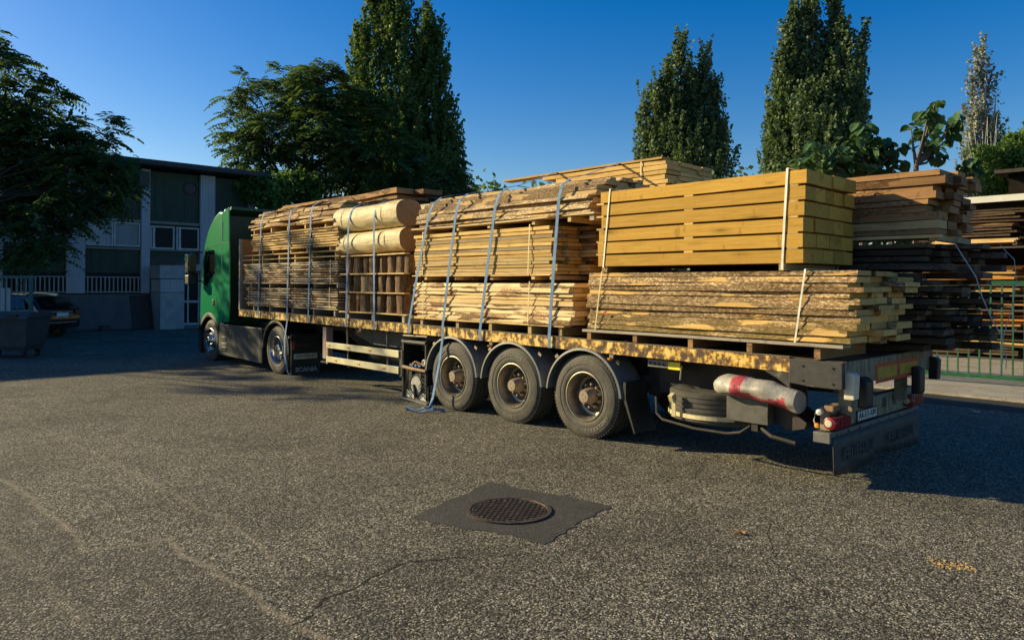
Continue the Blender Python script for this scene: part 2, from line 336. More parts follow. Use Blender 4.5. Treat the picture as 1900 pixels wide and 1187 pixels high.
# ------------------------------------------------------------------ mesh helpers
def smooth(me):
    me.polygons.foreach_set('use_smooth', [True]*len(me.polygons))
def wo(o):
    v = Vector((0, 0, 0))
    while o is not None: v += o.location; o = o.parent
    return v
class MB:
    def __init__(s): s.v = []; s.f = []; s.mi = []; s.cur = 0
    def add(s, vs, fs):
        b = len(s.v); s.v += [tuple(p) for p in vs]; s.f += [tuple(b+i for i in f) for f in fs]; s.mi += [s.cur]*len(fs); return s
    def box(s, x0, x1, y0, y1, z0, z1, R=None, c=None):
        vs = [Vector((x, y, z)) for x in (x0, x1) for y in (y0, y1) for z in (z0, z1)]
        if R is not None:
            c = Vector(c) if c else Vector(((x0+x1)/2, (y0+y1)/2, (z0+z1)/2)); vs = [R @ (p-c)+c for p in vs]
        return s.add(vs, [(0, 1, 3, 2), (4, 6, 7, 5), (0, 4, 5, 1), (2, 3, 7, 6), (0, 2, 6, 4), (1, 5, 7, 3)])
    def tube(s, pts, r, n=8, cap=True):
        pts = [Vector(p) for p in pts]; rs = r if isinstance(r, (list, tuple)) else [r]*len(pts)
        vs = []; N = len(pts)
        for i, p in enumerate(pts):
            d = (pts[min(i+1, N-1)]-pts[max(i-1, 0)]).normalized()
            a = d.cross(Vector((0, 0, 1)) if abs(d.z) < .9 else Vector((1, 0, 0))).normalized(); b = d.cross(a)
            for k in range(n):
                t = 2*PI*k/n; vs.append(p+(a*math.cos(t)+b*math.sin(t))*rs[i])
        fs = [(i*n+k, i*n+(k+1) % n, (i+1)*n+(k+1) % n, (i+1)*n+k) for i in range(N-1) for k in range(n)]
        if cap: fs += [tuple(range(n))[::-1], tuple((N-1)*n+k for k in range(n))]
        return s.add(vs, fs)
    def ribbon(s, pts, wdir, w, th):
        """flat strip along pts, width along wdir (may be list), thickness th"""
        pts = [Vector(p) for p in pts]; N = len(pts); vs = []
        for i, p in enumerate(pts):
            d = (pts[min(i+1, N-1)]-pts[max(i-1, 0)]).normalized(); wd = Vector(wdir[i] if isinstance(wdir, list) else wdir)
            wd = (wd-d*wd.dot(d)).normalized(); n = d.cross(wd).normalized()
            for a, b in ((-1, -1), (1, -1), (1, 1), (-1, 1)): vs.append(p+wd*w/2*a+n*th/2*b)
        fs = [(i*4+k, i*4+(k+1) % 4, (i+1)*4+(k+1) % 4, (i+1)*4+k) for i in range(N-1) for k in range(4)]
        fs += [(3, 2, 1, 0), tuple((N-1)*4+k for k in range(4))]
        return s.add(vs, fs)
    def lathe(s, prof, n=48, axis='y', c=(0, 0, 0)):
        c = Vector(c); vs = []
        for a, r in prof:
            for k in range(n):
                t = 2*PI*k/n; q = (r*math.cos(t), r*math.sin(t))
                vs.append(c+(Vector((q[0], a, q[1])) if axis == 'y' else Vector((q[0], q[1], a)) if axis == 'z' else Vector((a, q[0], q[1]))))
        P = len(prof)
        return s.add(vs, [(i*n+k, i*n+(k+1) % n, (i+1)*n+(k+1) % n, (i+1)*n+k) for i in range(P-1) for k in range(n)])
    def prism(s, poly, a0, a1, axis='y'):
        """poly in the other two axes, extruded a0..a1"""
        def P(u, v, a): return (u, a, v) if axis == 'y' else (a, u, v) if axis == 'x' else (u, v, a)
        n = len(poly)
        vs = [P(u, v, a0) for u, v in poly]+[P(u, v, a1) for u, v in poly]
        return s.add(vs, [tuple(range(n)), tuple(range(2*n-1, n-1, -1))]+[(i, i+n, (i+1) % n+n, (i+1) % n) for i in range(n)])
    def build(s, name, mat, parent=None, sm=False, bevel=0, off=None, seg=2):
        me = bpy.data.meshes.new(name)
        off = Vector(off) if off is not None else wo(parent)
        me.from_pydata([tuple(Vector(p)-off) for p in s.v], [], s.f)
        for m_ in (mat if isinstance(mat, list) else [mat]): me.materials.append(m_)
        if isinstance(mat, list): me.polygons.foreach_set('material_index', s.mi)
        bm = bmesh.new(); bm.from_mesh(me); bmesh.ops.recalc_face_normals(bm, faces=bm.faces)
        if bevel:
            es = [e for e in bm.edges if len(e.link_faces) == 2 and e.calc_face_angle(0) > .5]
            bmesh.ops.bevel(bm, geom=es, offset=bevel, segments=seg, affect='EDGES', profile=.6)
        bm.to_mesh(me); bm.free()
        if sm: smooth(me); 
        if sm:
            try: me.set_sharp_from_angle(angle=math.radians(38))
            except Exception: pass
        ob = bpy.data.objects.new(name, me); COL.objects.link(ob)
        if parent is not None: ob.parent = parent
        elif off.length > 0: ob.location = off
        return ob
def thing(name, label, cat, loc, group=None):
    o = bpy.data.objects.new(name, None); COL.objects.link(o); o.location = loc
    o.empty_display_size = .2; o['label'] = label; o['category'] = cat
    if group: o['group'] = group
    return o
def tag(o, label, cat, group=None):
    o['label'] = label; o['category'] = cat
    if group: o['group'] = group
    return o
def struct(o): o['kind'] = 'structure'; return o
def sub(o, parentobj):
    """make o a sub-part: keeps geometry, both share the thing's local frame"""
    o.parent = parentobj; return o
def text_mesh(name, txt, size, mat, parent, loc, rot, ext=.002, xs=1.0, font=None, bold=0):
    cu = bpy.data.curves.new(name, 'FONT'); cu.body = txt; cu.size = size; cu.extrude = ext; cu.align_x = 'CENTER'; cu.align_y = 'CENTER'; cu.offset = bold
    t = bpy.data.objects.new(name, cu); me = bpy.data.meshes.new_from_object(t); bpy.data.objects.remove(t); bpy.data.curves.remove(cu)
    me.materials.append(mat); me.name = name
    ob = bpy.data.objects.new(name, me); COL.objects.link(ob)
    L = Vector(loc)-wo(parent)
    ob.location = L; ob.rotation_euler = rot; ob.scale = (xs, 1, 1)
    if parent is not None: ob.parent = parent
    return ob
def at(px, py, D): return CAM+D*(FWD+RG2*((px-950)/1355.37)+UP2*((529.4-py)/1355.37))

# ------------------------------------------------------------------ ground, pavements
def sheet(name, poly, z, mat, th=None):
    mb = MB()
    if th: mb.prism(poly, z-th, z, 'z')
    else: mb.add([(x, y, z) for x, y in poly], [tuple(range(len(poly)))])
    return struct(mb.build(name, mat))
sheet('ground', [(-700, -700), (700, -700), (700, 700), (-700, 700)], 0, M['ground'])
sheet('road_strip', [(-60, 5.9), (40, 6.6), (40, 8.2), (-60, 7.5)], .004, M['strip'])
sheet('pavement', [(-60, 6.9), (40, 7.9), (40, 10.2), (-60, 9.3)], .05, M['pave'], .09)
sheet('yard', [(-60, 9.3), (40, 10.2), (60, 80), (-60, 80)], .045, M['yard'], .08)

# ------------------------------------------------------------------ manhole
mp = [(-2.05, -3.41), (-2.21, -2.86), (-2.42, -2.22), (-2.0, -2.16), (-1.6, -2.02), (-1.14, -1.95), (-1.06, -2.4), (-.98, -2.7), (-.87, -3.06), (-1.2, -3.1), (-1.62, -3.3)]
q = []
for a, b in zip(mp, mp[1:]+mp[:1]):
    for k in range(6):
        u = k/6; q.append((a[0]*(1-u)+b[0]*u+random.uniform(-.02, .02), a[1]*(1-u)+b[1]*u+random.uniform(-.02, .02)))
sheet('asphalt_patch', q, .004, M['patch'])
mc = (-1.64, -2.70)
t = thing('manhole_cover', 'round rusty waffle pattern manhole cover set in a black tar patch', 'manhole cover', (mc[0], mc[1], .004))
MB().lathe([(0.001, .0), (.001, .355), (.012, .357), (.012, .325), (.004, .322)], 64, 'z', (mc[0], mc[1], .004)).build('frame_ring', M['iron'], t)
MB().lathe([(.0025, 0.0), (.0025, .318)], 64, 'z', (mc[0], mc[1], .004)).build('cover_plate', M['irond'], t)
mb = MB(); ca, sa = math.cos(.6), math.sin(.6)
for i in range(-9, 10):
    for j in range(-9, 10):
        for (w1, w2, ox) in ((.0125, .0035, 0),):
            x, y = i*.0445, j*.0445
            if math.hypot(x, y) < .288:
                mb.box(mc[0]+x*ca-y*sa-.013, mc[0]+x*ca-y*sa+.013, mc[1]+x*sa+y*ca-.013, mc[1]+x*sa+y*ca+.013, .006, .0135, Matrix.Rotation(.6, 3, 'Z'))
for k in range(40):
    a = 2*PI*k/40; x, y = mc[0]+.305*math.cos(a), mc[1]+.305*math.sin(a); mb.box(x-.009, x+.009, y-.016, y+.016, .006, .013, Matrix.Rotation(a, 3, 'Z'))
mb.build('raised_studs', M['iron'], t)
# little debris
mb = MB()
for k in range(110):
    a = random.gauss(0, .085); b = random.gauss(0, .05); x, y = 1.28+a, -1.28+b; r = random.uniform(.002, .006)
    mb.box(x-r*2, x+r*2, y-r*.6, y+r*.6, 0.001, .004+r*.4, Matrix.Rotation(random.uniform(0, 3), 3, 'Z'))
o = mb.build('wood_shavings', M['sawdust']); tag(o, 'small scatter of orange wood shavings on the asphalt at lower right', 'wood shavings'); o['kind'] = 'stuff'
for (x, y, lb) in ((-.05, -1.78, 'small brown dead leaf on the asphalt to the right of the manhole patch'), (-9.35, -.4, 'dark dead leaf on the asphalt in front of the side guard'), (-.42, 5.87, 'pale crumpled scrap on the dark asphalt strip by the pavement')):
    mb = MB(); r = .05
    ps = [(x+r*math.cos(a)*(1+.3*math.sin(3*a)), y+r*.6*math.sin(a), .008+.022*abs(math.sin(2*a))) for a in [k*2*PI/9 for k in range(9)]]
    mb.add(ps+[(x, y, .006)], [(i, (i+1) % 9, 9) for i in range(9)])
    tag(mb.build('dead_leaf' if y < 5 else 'litter', M['leafdead'] if y < 5 else M['paper']), lb, 'leaf' if y < 5 else 'litter')

# ------------------------------------------------------------------ timber load
def smnoise(n, amp, step=3):
    k = [random.gauss(0, amp) for _ in range(n//step+3)]; out = []
    for i in range(n+1):
        u = i/step; a = int(u); f = u-a; f = f*f*(3-2*f); out.append(k[a]*(1-f)+k[a+1]*f)
    return out
def board(parent, x0, x1, y0, y1, z0, z1, mat, wav=.006, zw=.002, wane=.0, segs=None, name='board', skew=.01):
    """one board along X with a wandering near and far edge and slightly bowed faces"""
    n = segs or max(4, int((x1-x0)/.22)); L = x1-x0
    en, ef = smnoise(n, wav), smnoise(n, wav); zz = smnoise(n, zw, 5); wn = smnoise(n, wane*.5)
    vs = []
    sk = random.uniform(-skew, skew)
    for i in range(n+1):
        x = x0+L*i/n
        dx = sk if i in (0, n) else 0
        a = y0+en[i]; b = y1+ef[i]; w_ = abs(wane+wn[i])*(1 if wane else 0)
        zz_ = zz[i]
        vs += [(x, a+(0 if random.random() < .5 else 0), z0+zz_), (x+dx, b, z0+zz_), (x+dx, b-w_*.4, z1+zz_), (x, a+w_, z1+zz_)]
    fs = [(i*4+k, i*4+(k+1) % 4, (i+1)*4+(k+1) % 4, (i+1)*4+k) for i in range(n) for k in range(4)]
    fs += [(3, 2, 1, 0), tuple(n*4+k for k in range(4))]
    mb = MB(); mb.add(vs, fs); return mb.build(name, mat, parent)
def bearers(b, xs, y0, y1, z0, z1, mat, w=.08, name='bearer', zs=None):
    for i, x in enumerate(xs):
        dz = zs(x) if zs else 0
        MB().box(x-w/2, x+w/2, y0+random.uniform(-.01, .02), y1, z0+dz, z1+dz).build(name, mat, b, bevel=.003, seg=1)
def band(b, x, y0, y1, z0, z1, mat, w=.018, dx=0., round_=.0):
    e = .006
    pts = [(x+dx, y0-e, z0), (x+dx*.5, y0-e-.002, (z0+z1)/2), (x, y0-e, z1-round_), (x, y0-e+round_*.3, z1-round_*.3), (x, y0+round_, z1+e), (x, y1, z1+e), (x, y1+e, z1-.01), (x, y1+e, z0)]
    MB().ribbon(pts, (1, 0, 0), w, .003).build('strapping_band', mat, b)
def deck(x): return 1.192-.0078*x
def bundle(name, label, x0, x1, y0, y1, z0, z1, layers, across, mats, t=.85, jit=.05, wav=.006, wane=0, dzdx=0., yprof=None, jl=None, group='timber bundles on the trailer', zw=.002, ndx=None, hv=.22):
    b = thing(name, label, 'timber stack', ((x0+x1)/2, (y0+y1)/2, z0), group)
    hh = [random.uniform(1-hv, 1+hv) for _ in range(layers)]; sh_ = sum(hh); hh = [q_*(z1-z0)/sh_ for q_ in hh]
    for i in range(layers):
        za = z0+sum(hh[:i]); zb = za+hh[i]*min(.97, t*random.uniform(.96, 1.05)); yo = yprof(i/(layers-1)) if yprof else 0
        ya, yb = y0+yo, y1-yo*.6
        cuts = [ya]+sorted([ya+(yb-ya)*(k+random.uniform(-.22, .22))/across for k in range(1, across)])+[yb]
        for k in range(across):
            xa = x0+random.uniform(0, jl if jl is not None else jit); xb = x1-random.uniform(0, jit)
            if ndx: xb += ndx(k, i)
            m = random.choice(mats) if not callable(mats) else mats(i, k)
            nz = random.uniform(-.0015, .0015)
            ob = board(b, xa, xb, cuts[k]+(0 if k == 0 else .006)+(random.uniform(-.012, .012) if k == 0 else 0), cuts[k+1], za+nz, zb+nz, M[m], wav=wav, wane=wane, zw=zw)
    return b
# A: rear bark bundle
b = bundle('bark_board_bundle', 'lowest rear bundle of rough bark-edged boards under the squared beams', -3.14, .15, .0, 1.12, 1.365, 2.045, 12, 3, ['barky'], t=.93, jit=.13, wav=.012, wane=.014,
           ndx=lambda k, i: (0.0, .05, .10)[k]+random.uniform(-.07, .06), jl=.06)
for x in (-3.1, -2.4, -1.65, -.95, -.25): MB().box(x-.03, x+.03, .01, 1.1, deck(x)+.004, 1.318).build('bearer', M['brown'], b)
board(b, -3.2, -.0, -.01, .16, 1.32, 1.35, M['greywood'], wav=.008, zw=.004)
board(b, -3.2, -.0, .9, 1.08, 1.32, 1.35, M['greywood'], wav=.008)
band(b, -2.88, -.012, 1.13, 1.35, 2.055, M['bandy'], dx=-.1); band(b, -.36, -.012, 1.13, 1.33, 2.055, M['band'], dx=-.1)
MB().lathe([(0, 0), (0, .022)], 10, 'y', (-2.82, -.028, 1.56)).build('paint_mark', M['redrefl'], b)
# B: squared beams
b = thing('squared_beam_bundle', 'crate-like bundle of thick yellow squared oak beams at the rear', 'timber stack', (-1.65, .58, 2.05), 'timber bundles on the trailer')
NB = 6; H = (3.045-2.125)/NB
for i in range(NB):
    za = 2.125+i*H; zb = za+.131
    inner = 5 if i % 2 == 0 else 4
    xs0 = -2.97+.012*i+random.uniform(-.01, .01)
    for k in range(inner):
        ya = 0+1.17*k/inner; yb = 0+1.17*(k+1)/inner-.004
        xr = -.385+(.03 if i == 5 else 0)+(random.uniform(-.012, .012))
        board(b, xs0+random.uniform(-.01, .02), xr, ya+.002, yb, za, zb, M['beam'], wav=.0025, zw=.0015, name='beam', skew=.004)
    if i < NB-1:
        for x in (-2.93, -1.68, -.5): MB().box(x-.055, x+.055, .004, 1.15, zb+.001, za+H-.001).build('sticker', M['gold'], b)
for x in (-2.86, -.60): MB().box(x-.04, x+.04, .01, 1.15, 2.05, 2.122).build('bearer', M['bearer'], b)
band(b, -2.77, .0, 1.175, 2.11, 3.05, M['band'], w=.02, dx=-.1); band(b, -.55, .0, 1.175, 2.06, 3.05, M['band'], w=.024, dx=-.05)
# C: lower mid pale waney
b = bundle('pale_waney_bundle', 'bright pale waney boards in the lowest bundle above the first two trailer wheels', -6.80, -3.32, .0, 1.25, 1.385, 1.925, 9, 4, ['pale2', 'pale2', 'pale2', 'pale'], t=.9, jit=.1, wav=.016, wane=.02,
           ndx=lambda k, i: (0, .05, .1, .1)[k])
bearers(b, (-6.6, -5.7, -4.95, -4.15, -3.6), .02, 1.2, deck(-5)+.005, 1.352, M['bearer'], .07)
board(b, -6.85, -3.5, -.01, .14, 1.352, 1.381, M['pale'], wav=.006)
band(b, -4.12, -.02, 1.26, 1.37, 1.935, M['bandy'], dx=-.03); band(b, -6.5, -.02, 1.26, 1.37, 1.935, M['bandy'])
MB().lathe([(0, 0), (0, .02)], 10, 'y', (-6.25, -.04, 1.52)).build('paint_mark', M['redrefl'], b)
# D: mid clean boards
b = bundle('golden_board_bundle', 'square-edged golden boards in the middle bundle, between waney boards below and bark boards above', -6.8, -3.66, .02, 1.25, 2.04, 2.68, 13, 5, lambda i, k: 'greyboard' if i in (7, 10) else ('brown' if k > 1 and random.random() < .6 else random.choice(['gold', 'gold', 'pale'])), t=.86, jit=.14, wav=.005, jl=.05, ndx=lambda k, i: (0, .03, .3, .4, .42)[k])
bearers(b, (-6.5, -5.75, -4.95, -4.1, -3.75), .02, 1.2, 1.965, 2.018, M['pale'], .07)
board(b, -6.85, -3.75, .0, .16, 2.02, 2.036, M['pale'], wav=.006)
band(b, -4.14, .0, 1.26, 2.03, 2.70, M['bandy'], dx=-.03); band(b, -6.54, .0, 1.26, 2.03, 2.70, M['bandy'])
# E: top bark bundle (a sawn log: round outline)
def ep(u): return .34*max(0, (u-.35)/.65)**1.8
b = bundle('sawn_log_bundle', 'long rounded bundle of thick bark-edged boards on top, beside the squared beams', -6.76, -3.05, .02, 1.22, 2.80, 3.28, 8, 3, ['barky2'], t=.94, jit=.1, wav=.018, wane=.035, yprof=ep, ndx=lambda k, i: (0, .05, .1)[k], zw=.006)
bearers(b, (-6.6, -5.7, -5.0, -4.1, -3.45), .03, 1.2, 2.70, 2.768, M['pale'], .06)
MB().box(-3.12, -3.05, .03, 1.2, 2.70, 2.768).build('bearer', M['greywood'], b)
board(b, -6.85, -3.02, -.01, .2, 2.77, 2.792, M['pale2'], wav=.01, zw=.008)
# F: tiers of short bark pieces
b = thing('bark_block_bundle', 'open tiers of short upright bark-covered slabs below the two peeled logs', 'timber stack', (-8.0, .6, 1.33), 'timber bundles on the trailer')
zt = (1.385, 1.735, 2.06, 2.385)
for i, z in enumerate(zt):
    board(b, -9.1+(.02*i), -6.98-(.05 if i else 0), -.01, .12, z, z+.02, M['pale'], wav=.006, zw=.004, name='divider_board')
    board(b, -9.1, -7.0, .6, .72, z, z+.02, M['pale'], wav=.006, name='divider_board')
for i in range(3):
    z0, z1 = zt[i]+.021, zt[i+1]-.002; x = -9.0
    while x < -7.12:
        wd = random.uniform(.13, .24); r0 = wd/2
        mb = MB(); vs = []; nz = 4; na = 7; tw = random.uniform(-.35, .35)
        for a in range(nz+1):
            zz = z0+(z1-z0)*a/nz; rr = r0*(1+random.uniform(-.1, .1))
            for k in range(na+1):
                th = PI*k/na; vs.append((x+r0+rr*math.cos(PI-th)+tw*(zz-z0)*.2, .10-rr*.55*math.sin(th)+random.uniform(-.006, .006), zz))
            vs.append((x+r0+rr+tw*(zz-z0)*.2, .95, zz)); vs.append((x+r0-rr+tw*(zz-z0)*.2, .95, zz))
        m_ = na+3
        fs = [(a*m_+k, a*m_+(k+1) % m_, (a+1)*m_+(k+1) % m_, (a+1)*m_+k) for a in range(nz) for k in range(m_)]+[tuple(range(m_))[::-1], tuple(nz*m_+k for k in range(m_))]
        mb.add(vs, fs).build('bark_slab', M['bark'] if random.random() < .78 else M['slab'], b, sm=True)
        x += wd+random.uniform(.02, .13)
bearers(b, (-8.85, -8.0, -7.1), .02, 1.1, deck(-8)+.004, 1.383, M['greywood'], .07)
# G: peeled logs
def log(cx0, cx1, cy, cz, ry, rz, label, sq=2.6, flare=0.):
    t = thing('peeled_log', label, 'log', (cx0, cy, cz), 'peeled logs on the trailer')
    n = 44; N = 26; vs = []; ph = random.uniform(0, 6)
    for i in range(N+1):
        u = i/N; x = cx0+(cx1-cx0)*u
        e = 1 - .10*max(0, (.05-u)/.05)**2 + flare*math.exp(-((u-.86)/.10)**2)
        for k in range(n):
            a = 2*PI*k/n; ca_, sa_ = math.cos(a), math.sin(a)
            rr = (abs(ca_)**sq+abs(sa_)**sq)**(-1/sq)
            d = 1+.012*math.sin(3*a+ph+u*3)+.010*math.sin(7*a-u*5)+random.uniform(-.0015, .0015)
            vs.append((x, cy+ry*rr*ca_*d*e, cz+rz*rr*sa_*d*e+.012*math.sin(u*5+ph)))
    fs = [(i*n+k, i*n+(k+1) % n, (i+1)*n+(k+1) % n, (i+1)*n+k) for i in range(N) for k in range(n)]
    MB().add(vs, fs).build('log_body', M['peeled'], t, sm=True)
    for e, xx in ((0, cx0), (N, cx1)):
        s0 = .001 if e else -.001
        ring = [Vector(v) for v in vs[e*n:(e+1)*n]]; c = sum(ring, Vector())/n
        MB().add([tuple(v+Vector((s0, 0, 0))) for v in ring]+[tuple(c+Vector((s0, 0, 0)))], [(k, (k+1) % n, n) for k in range(n)]).build('cut_end', M['logend'], t)
    for x in (cx0+.35, cx1-.45):
        pts = []
        for k in range(49):
            a = 2*PI*k/48; ca_, sa_ = math.cos(a), math.sin(a); rr = (abs(ca_)**sq+abs(sa_)**sq)**(-1/sq)
            f = 1.025*(1+flare*math.exp(-((((x-cx0)/(cx1-cx0))-.86)/.10)**2)); pts.append((x, cy+ry*rr*ca_*f, cz+rz*rr*sa_*f))
        MB().ribbon(pts, (1, 0, 0), .014, .003).build('strapping_band', M['greywood'], t)
    return t
log(-9.34, -7.22, .27, 2.64, .25, .205, 'lower of the two fat pale peeled logs at the front edge of the load', 2.5)
log(-9.42, -7.30, .27, 3.085, .26, .225, 'upper of the two fat pale peeled logs at the front edge of the load', 2.5, .05)
log(-9.3, -7.15, .84, 2.64, .25, .205, 'lower peeled log hidden behind the front pair, its dark end showing', 2.4)
log(-9.35, -7.2, .84, 3.085, .25, .22, 'upper peeled log hidden behind the front pair, its dark end showing', 2.4)
# H: four front bundles
def fy(i, k): return 0
b = bundle('thin_slab_bundle', 'lowest bundle of thin grey-white slabs next to the headboard', -13.18, -9.12, .0, 1.15, 1.41, 1.815, 9, 3, ['thin'], t=.55, jit=.1, wav=.012, dzdx=0, jl=.12)
bearers(b, (-12.8, -12.0, -11.0, -10.1, -9.3), .02, 1.1, deck(-11)+.012, 1.405, M['greywood'], .05)
for x in (-12.95, -12.3, -11.6, -10.9, -10.2, -9.5): MB().box(x-.02, x+.02, .03, .12, 1.405, 1.812).build('sticker', M['greywood'], b)
band(b, -9.45, .0, 1.16, 1.40, 1.82, M['bandy']); band(b, -13.0, .0, 1.16, 1.40, 1.82, M['bandy'])
b = bundle('thin_slab_bundle', 'second bundle up of thin grey-white slabs next to the headboard', -13.33, -9.1, .0, 1.15, 1.895, 2.34, 10, 3, ['thin'], t=.55, jit=.1, wav=.012, jl=.14)
bearers(b, (-13.0, -12.0, -11.2, -10.1, -9.2), .02, 1.1, 1.82, 1.892, M['greywood'], .05)
for x in (-12.95, -12.3, -11.6, -10.9, -10.2, -9.5): MB().box(x-.02, x+.02, .03, .12, 1.892, 2.335).build('sticker', M['greywood'], b)
band(b, -9.42, .0, 1.16, 1.88, 2.34, M['bandy'])
b = thing('spaced_plank_pair', 'two wide-spaced pale planks with short blocks between, in the middle of the front stack', 'timber stack', (-11.2, .5, 2.34), 'timber bundles on the trailer')
for z in (2.40, 2.50):
    x = -13.35
    while x < -9.3:
        x2 = min(-9.12, x+random.uniform(1.1, 2.0))
        for k in range(3): board(b, x, x2-.02, .0+.36*k, .33+.36*k, z, z+.02, M['pale'], wav=.008)
        x = x2
for x in (-12.9, -12.4, -11.6, -10.9, -10.2, -9.3): MB().box(x-.018, x+.018, .03, 1.05, 2.342, 2.398).build('sticker', M['pale'], b); MB().box(x-.018, x+.018, .03, 1.05, 2.421, 2.498).build('sticker', M['pale'], b)
b = bundle('orange_slab_bundle', 'bundle of thin orange-edged slabs high in the front stack', -12.95, -9.1, .0, 1.15, 2.60, 2.985, 8, 3, ['thino', 'thino', 'pale'], t=.62, jit=.1, wav=.012, jl=.2)
for x in (-12.55, -11.9, -11.1, -10.4, -9.5): MB().box(x-.018, x+.018, .03, 1.05, 2.521, 2.598).build('sticker', M['pale'], b)
for x in (-12.4, -11.5, -10.7, -9.9): MB().box(x-.018, x+.018, .05, .14, 2.598, 2.98).build('sticker', M['pale'], b)
b = bundle('loose_bark_slab_bundle', 'ragged bark slabs heaped on top of the front stack', -13.2, -9.2, .0, 1.35, 3.075, 3.50, 7, 3, ['slab'], t=.8, jit=.25, wav=.03, wane=.03, yprof=lambda u: .32*u**1.4, jl=.35, zw=.014)
for x in (-12.85, -12.0, -11.25, -10.5, -9.7): MB().box(x-.02, x+.02, .04, 1.1, 2.986, 3.072).build('sticker', M['pale'], b)
for k in range(9):
    xa = random.uniform(-13.0, -11.0); zz = random.uniform(3.42, 3.52)
    board(b, xa, xa+random.uniform(1.2, 2.4), .25+.1*k*.8, .35+.1*k*.8, zz, zz+.02, M['slab'], wav=.03, zw=.02)
board(b, -13.75, -12.8, .7, .74, 3.42, 3.44, M['pale'], wav=.004)
# far row
b = bundle('far_side_front_bundle', 'tall brown bundle on the far side of the trailer behind the front stack', -13.2, -9.3, 1.36, 2.46, 1.33, 3.5, 14, 3, ['brown', 'slab'], t=.85, jit=.1, wav=.01)
b = thing('brown_plank_pair', 'two thick brown planks lying on top of the far row above the peeled logs', 'timber stack', (-11, 1.2, 3.52), 'timber bundles on the trailer')
board(b, -13.3, -8.62, .92, 1.3, 3.60, 3.70, M['brown'], wav=.012, zw=.008); board(b, -10.9, -8.3, 1.31, 1.75, 3.6, 3.69, M['brown'], wav=.012); board(b, -12.9, -8.7, .98, 1.7, 3.515, 3.585, M['brown'], wav=.012)
b = bundle('far_side_middle_bundle', 'dark brown bundle on the far side of the trailer behind the peeled logs', -9.2, -6.75, 1.36, 2.46, 1.3, 3.42, 14, 3, ['brown'], t=.88, jit=.1, wav=.01)
b = bundle('far_side_low_bundle', 'shaded bundle on the far side behind the golden boards, only its ends showing', -6.7, -3.2, 1.36, 2.46, 1.28, 3.12, 15, 4, ['gold', 'brown'], t=.9, jit=.2, wav=.008)
b = bundle('top_gold_bundle', 'topmost light golden board bundle on the far row, its end behind the beams', -5.75, -2.87, 1.33, 2.46, 3.16, 3.60, 7, 4, ['gold'], t=.84, jit=.06, wav=.008, jl=.9)
band(b, -3.3, 1.32, 2.47, 3.15, 3.61, M['bandy'])
board(b, -6.1, -2.95, 1.30, 1.5, 3.602, 3.63, M['gold'], wav=.006)
# K: dark stacks at the rear, far side
b = bundle('brown_waney_bundle', 'upper brown waney bundle at the far rear corner, overhanging the tail', -2.8, .42, 1.36, 2.48, 2.44, 3.10, 9, 4, lambda i, k: 'pale' if (i in (1,) and k == 0) else 'brown', t=.92, jit=.16, wav=.012, wane=.01, ndx=lambda k, i: (.0, .05, .05, .02)[k]+(.1 if i > 6 else 0))
MB().box(.30, .38, 1.36, 2.5, 2.375, 2.435).build('bearer', M['bearer'], b)
board(b, -2.8, .40, 1.34, 1.42, 2.40, 2.432, M['pale'], wav=.004)
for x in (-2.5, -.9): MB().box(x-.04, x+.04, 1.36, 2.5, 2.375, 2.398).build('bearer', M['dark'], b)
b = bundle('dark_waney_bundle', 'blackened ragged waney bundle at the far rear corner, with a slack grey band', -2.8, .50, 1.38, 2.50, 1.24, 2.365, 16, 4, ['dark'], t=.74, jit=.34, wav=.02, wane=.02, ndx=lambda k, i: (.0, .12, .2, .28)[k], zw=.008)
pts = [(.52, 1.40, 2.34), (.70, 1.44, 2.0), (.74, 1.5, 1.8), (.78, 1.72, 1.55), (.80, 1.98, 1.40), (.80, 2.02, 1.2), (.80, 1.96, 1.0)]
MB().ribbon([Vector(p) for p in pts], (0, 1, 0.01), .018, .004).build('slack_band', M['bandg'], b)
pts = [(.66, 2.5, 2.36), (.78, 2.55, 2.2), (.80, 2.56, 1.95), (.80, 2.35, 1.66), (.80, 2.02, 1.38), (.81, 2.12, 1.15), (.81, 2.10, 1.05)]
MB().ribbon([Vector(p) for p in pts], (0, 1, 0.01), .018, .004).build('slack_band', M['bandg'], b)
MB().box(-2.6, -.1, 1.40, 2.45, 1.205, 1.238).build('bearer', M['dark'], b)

# ------------------------------------------------------------------ straps
def strap(label, xb, xt, ytop, ztop, zend, zbot=None, back=True, tail=None, mat='strap', lean=0., far=(2.53, 3.4), mid=None, flat=0):
    xb0 = xb
    zr = deck(xb)
    pts = []
    if tail: pts += tail
    pts += [(xb, -.03, zr-.14), (xb, -.034, zr+.02)]
    pts += [(xb+(xt-xb)*.5, -.028, (zr+ztop)/2), (xb+(xt-xb)*.9, -.02, ztop-.32)]
    pts += [(xt-.0, .02, ztop-.16), (xt, ytop*.45, ztop-.05), (xt, ytop, ztop)]
    pts += mid or []
    pts += [(xt-.1, 1.28, zend-(.03 if zend > 3.5 else 0)), (xt-.12, 1.4, zend), (xt-.15, 2.3, zend-.0), (xt-.16, far[0], zend-.1), (xt-.2, far[0]+.01, 1.1)]
    o = MB().ribbon(pts, [(.25, 1, .1)]*flat+[(1, 0, 0)]*(len(pts)-flat), .052, .004).build('ratchet_strap', M[mat], None, off=(xb, 0, zr))
    return tag(o, label, 'strap', 'blue ratchet straps over the load')
P = lambda x, y, z: (x, y, z)
strap('foremost blue strap over the front stack, nearest the headboard', -12.46, -12.36, .35, 3.50, 3.72)
strap('loose strap over the front stack whose tail dangles behind the tractor drive wheel', -11.10, -11.05, .45, 3.54, 3.73, tail=[(-10.85, -.06, .02), (-10.92, -.10, .12), (-11.12, -.075, .45), (-11.16, -.05, .8)])
strap('blue strap over the right end of the front stack', -10.21, -10.15, .4, 3.56, 3.73)
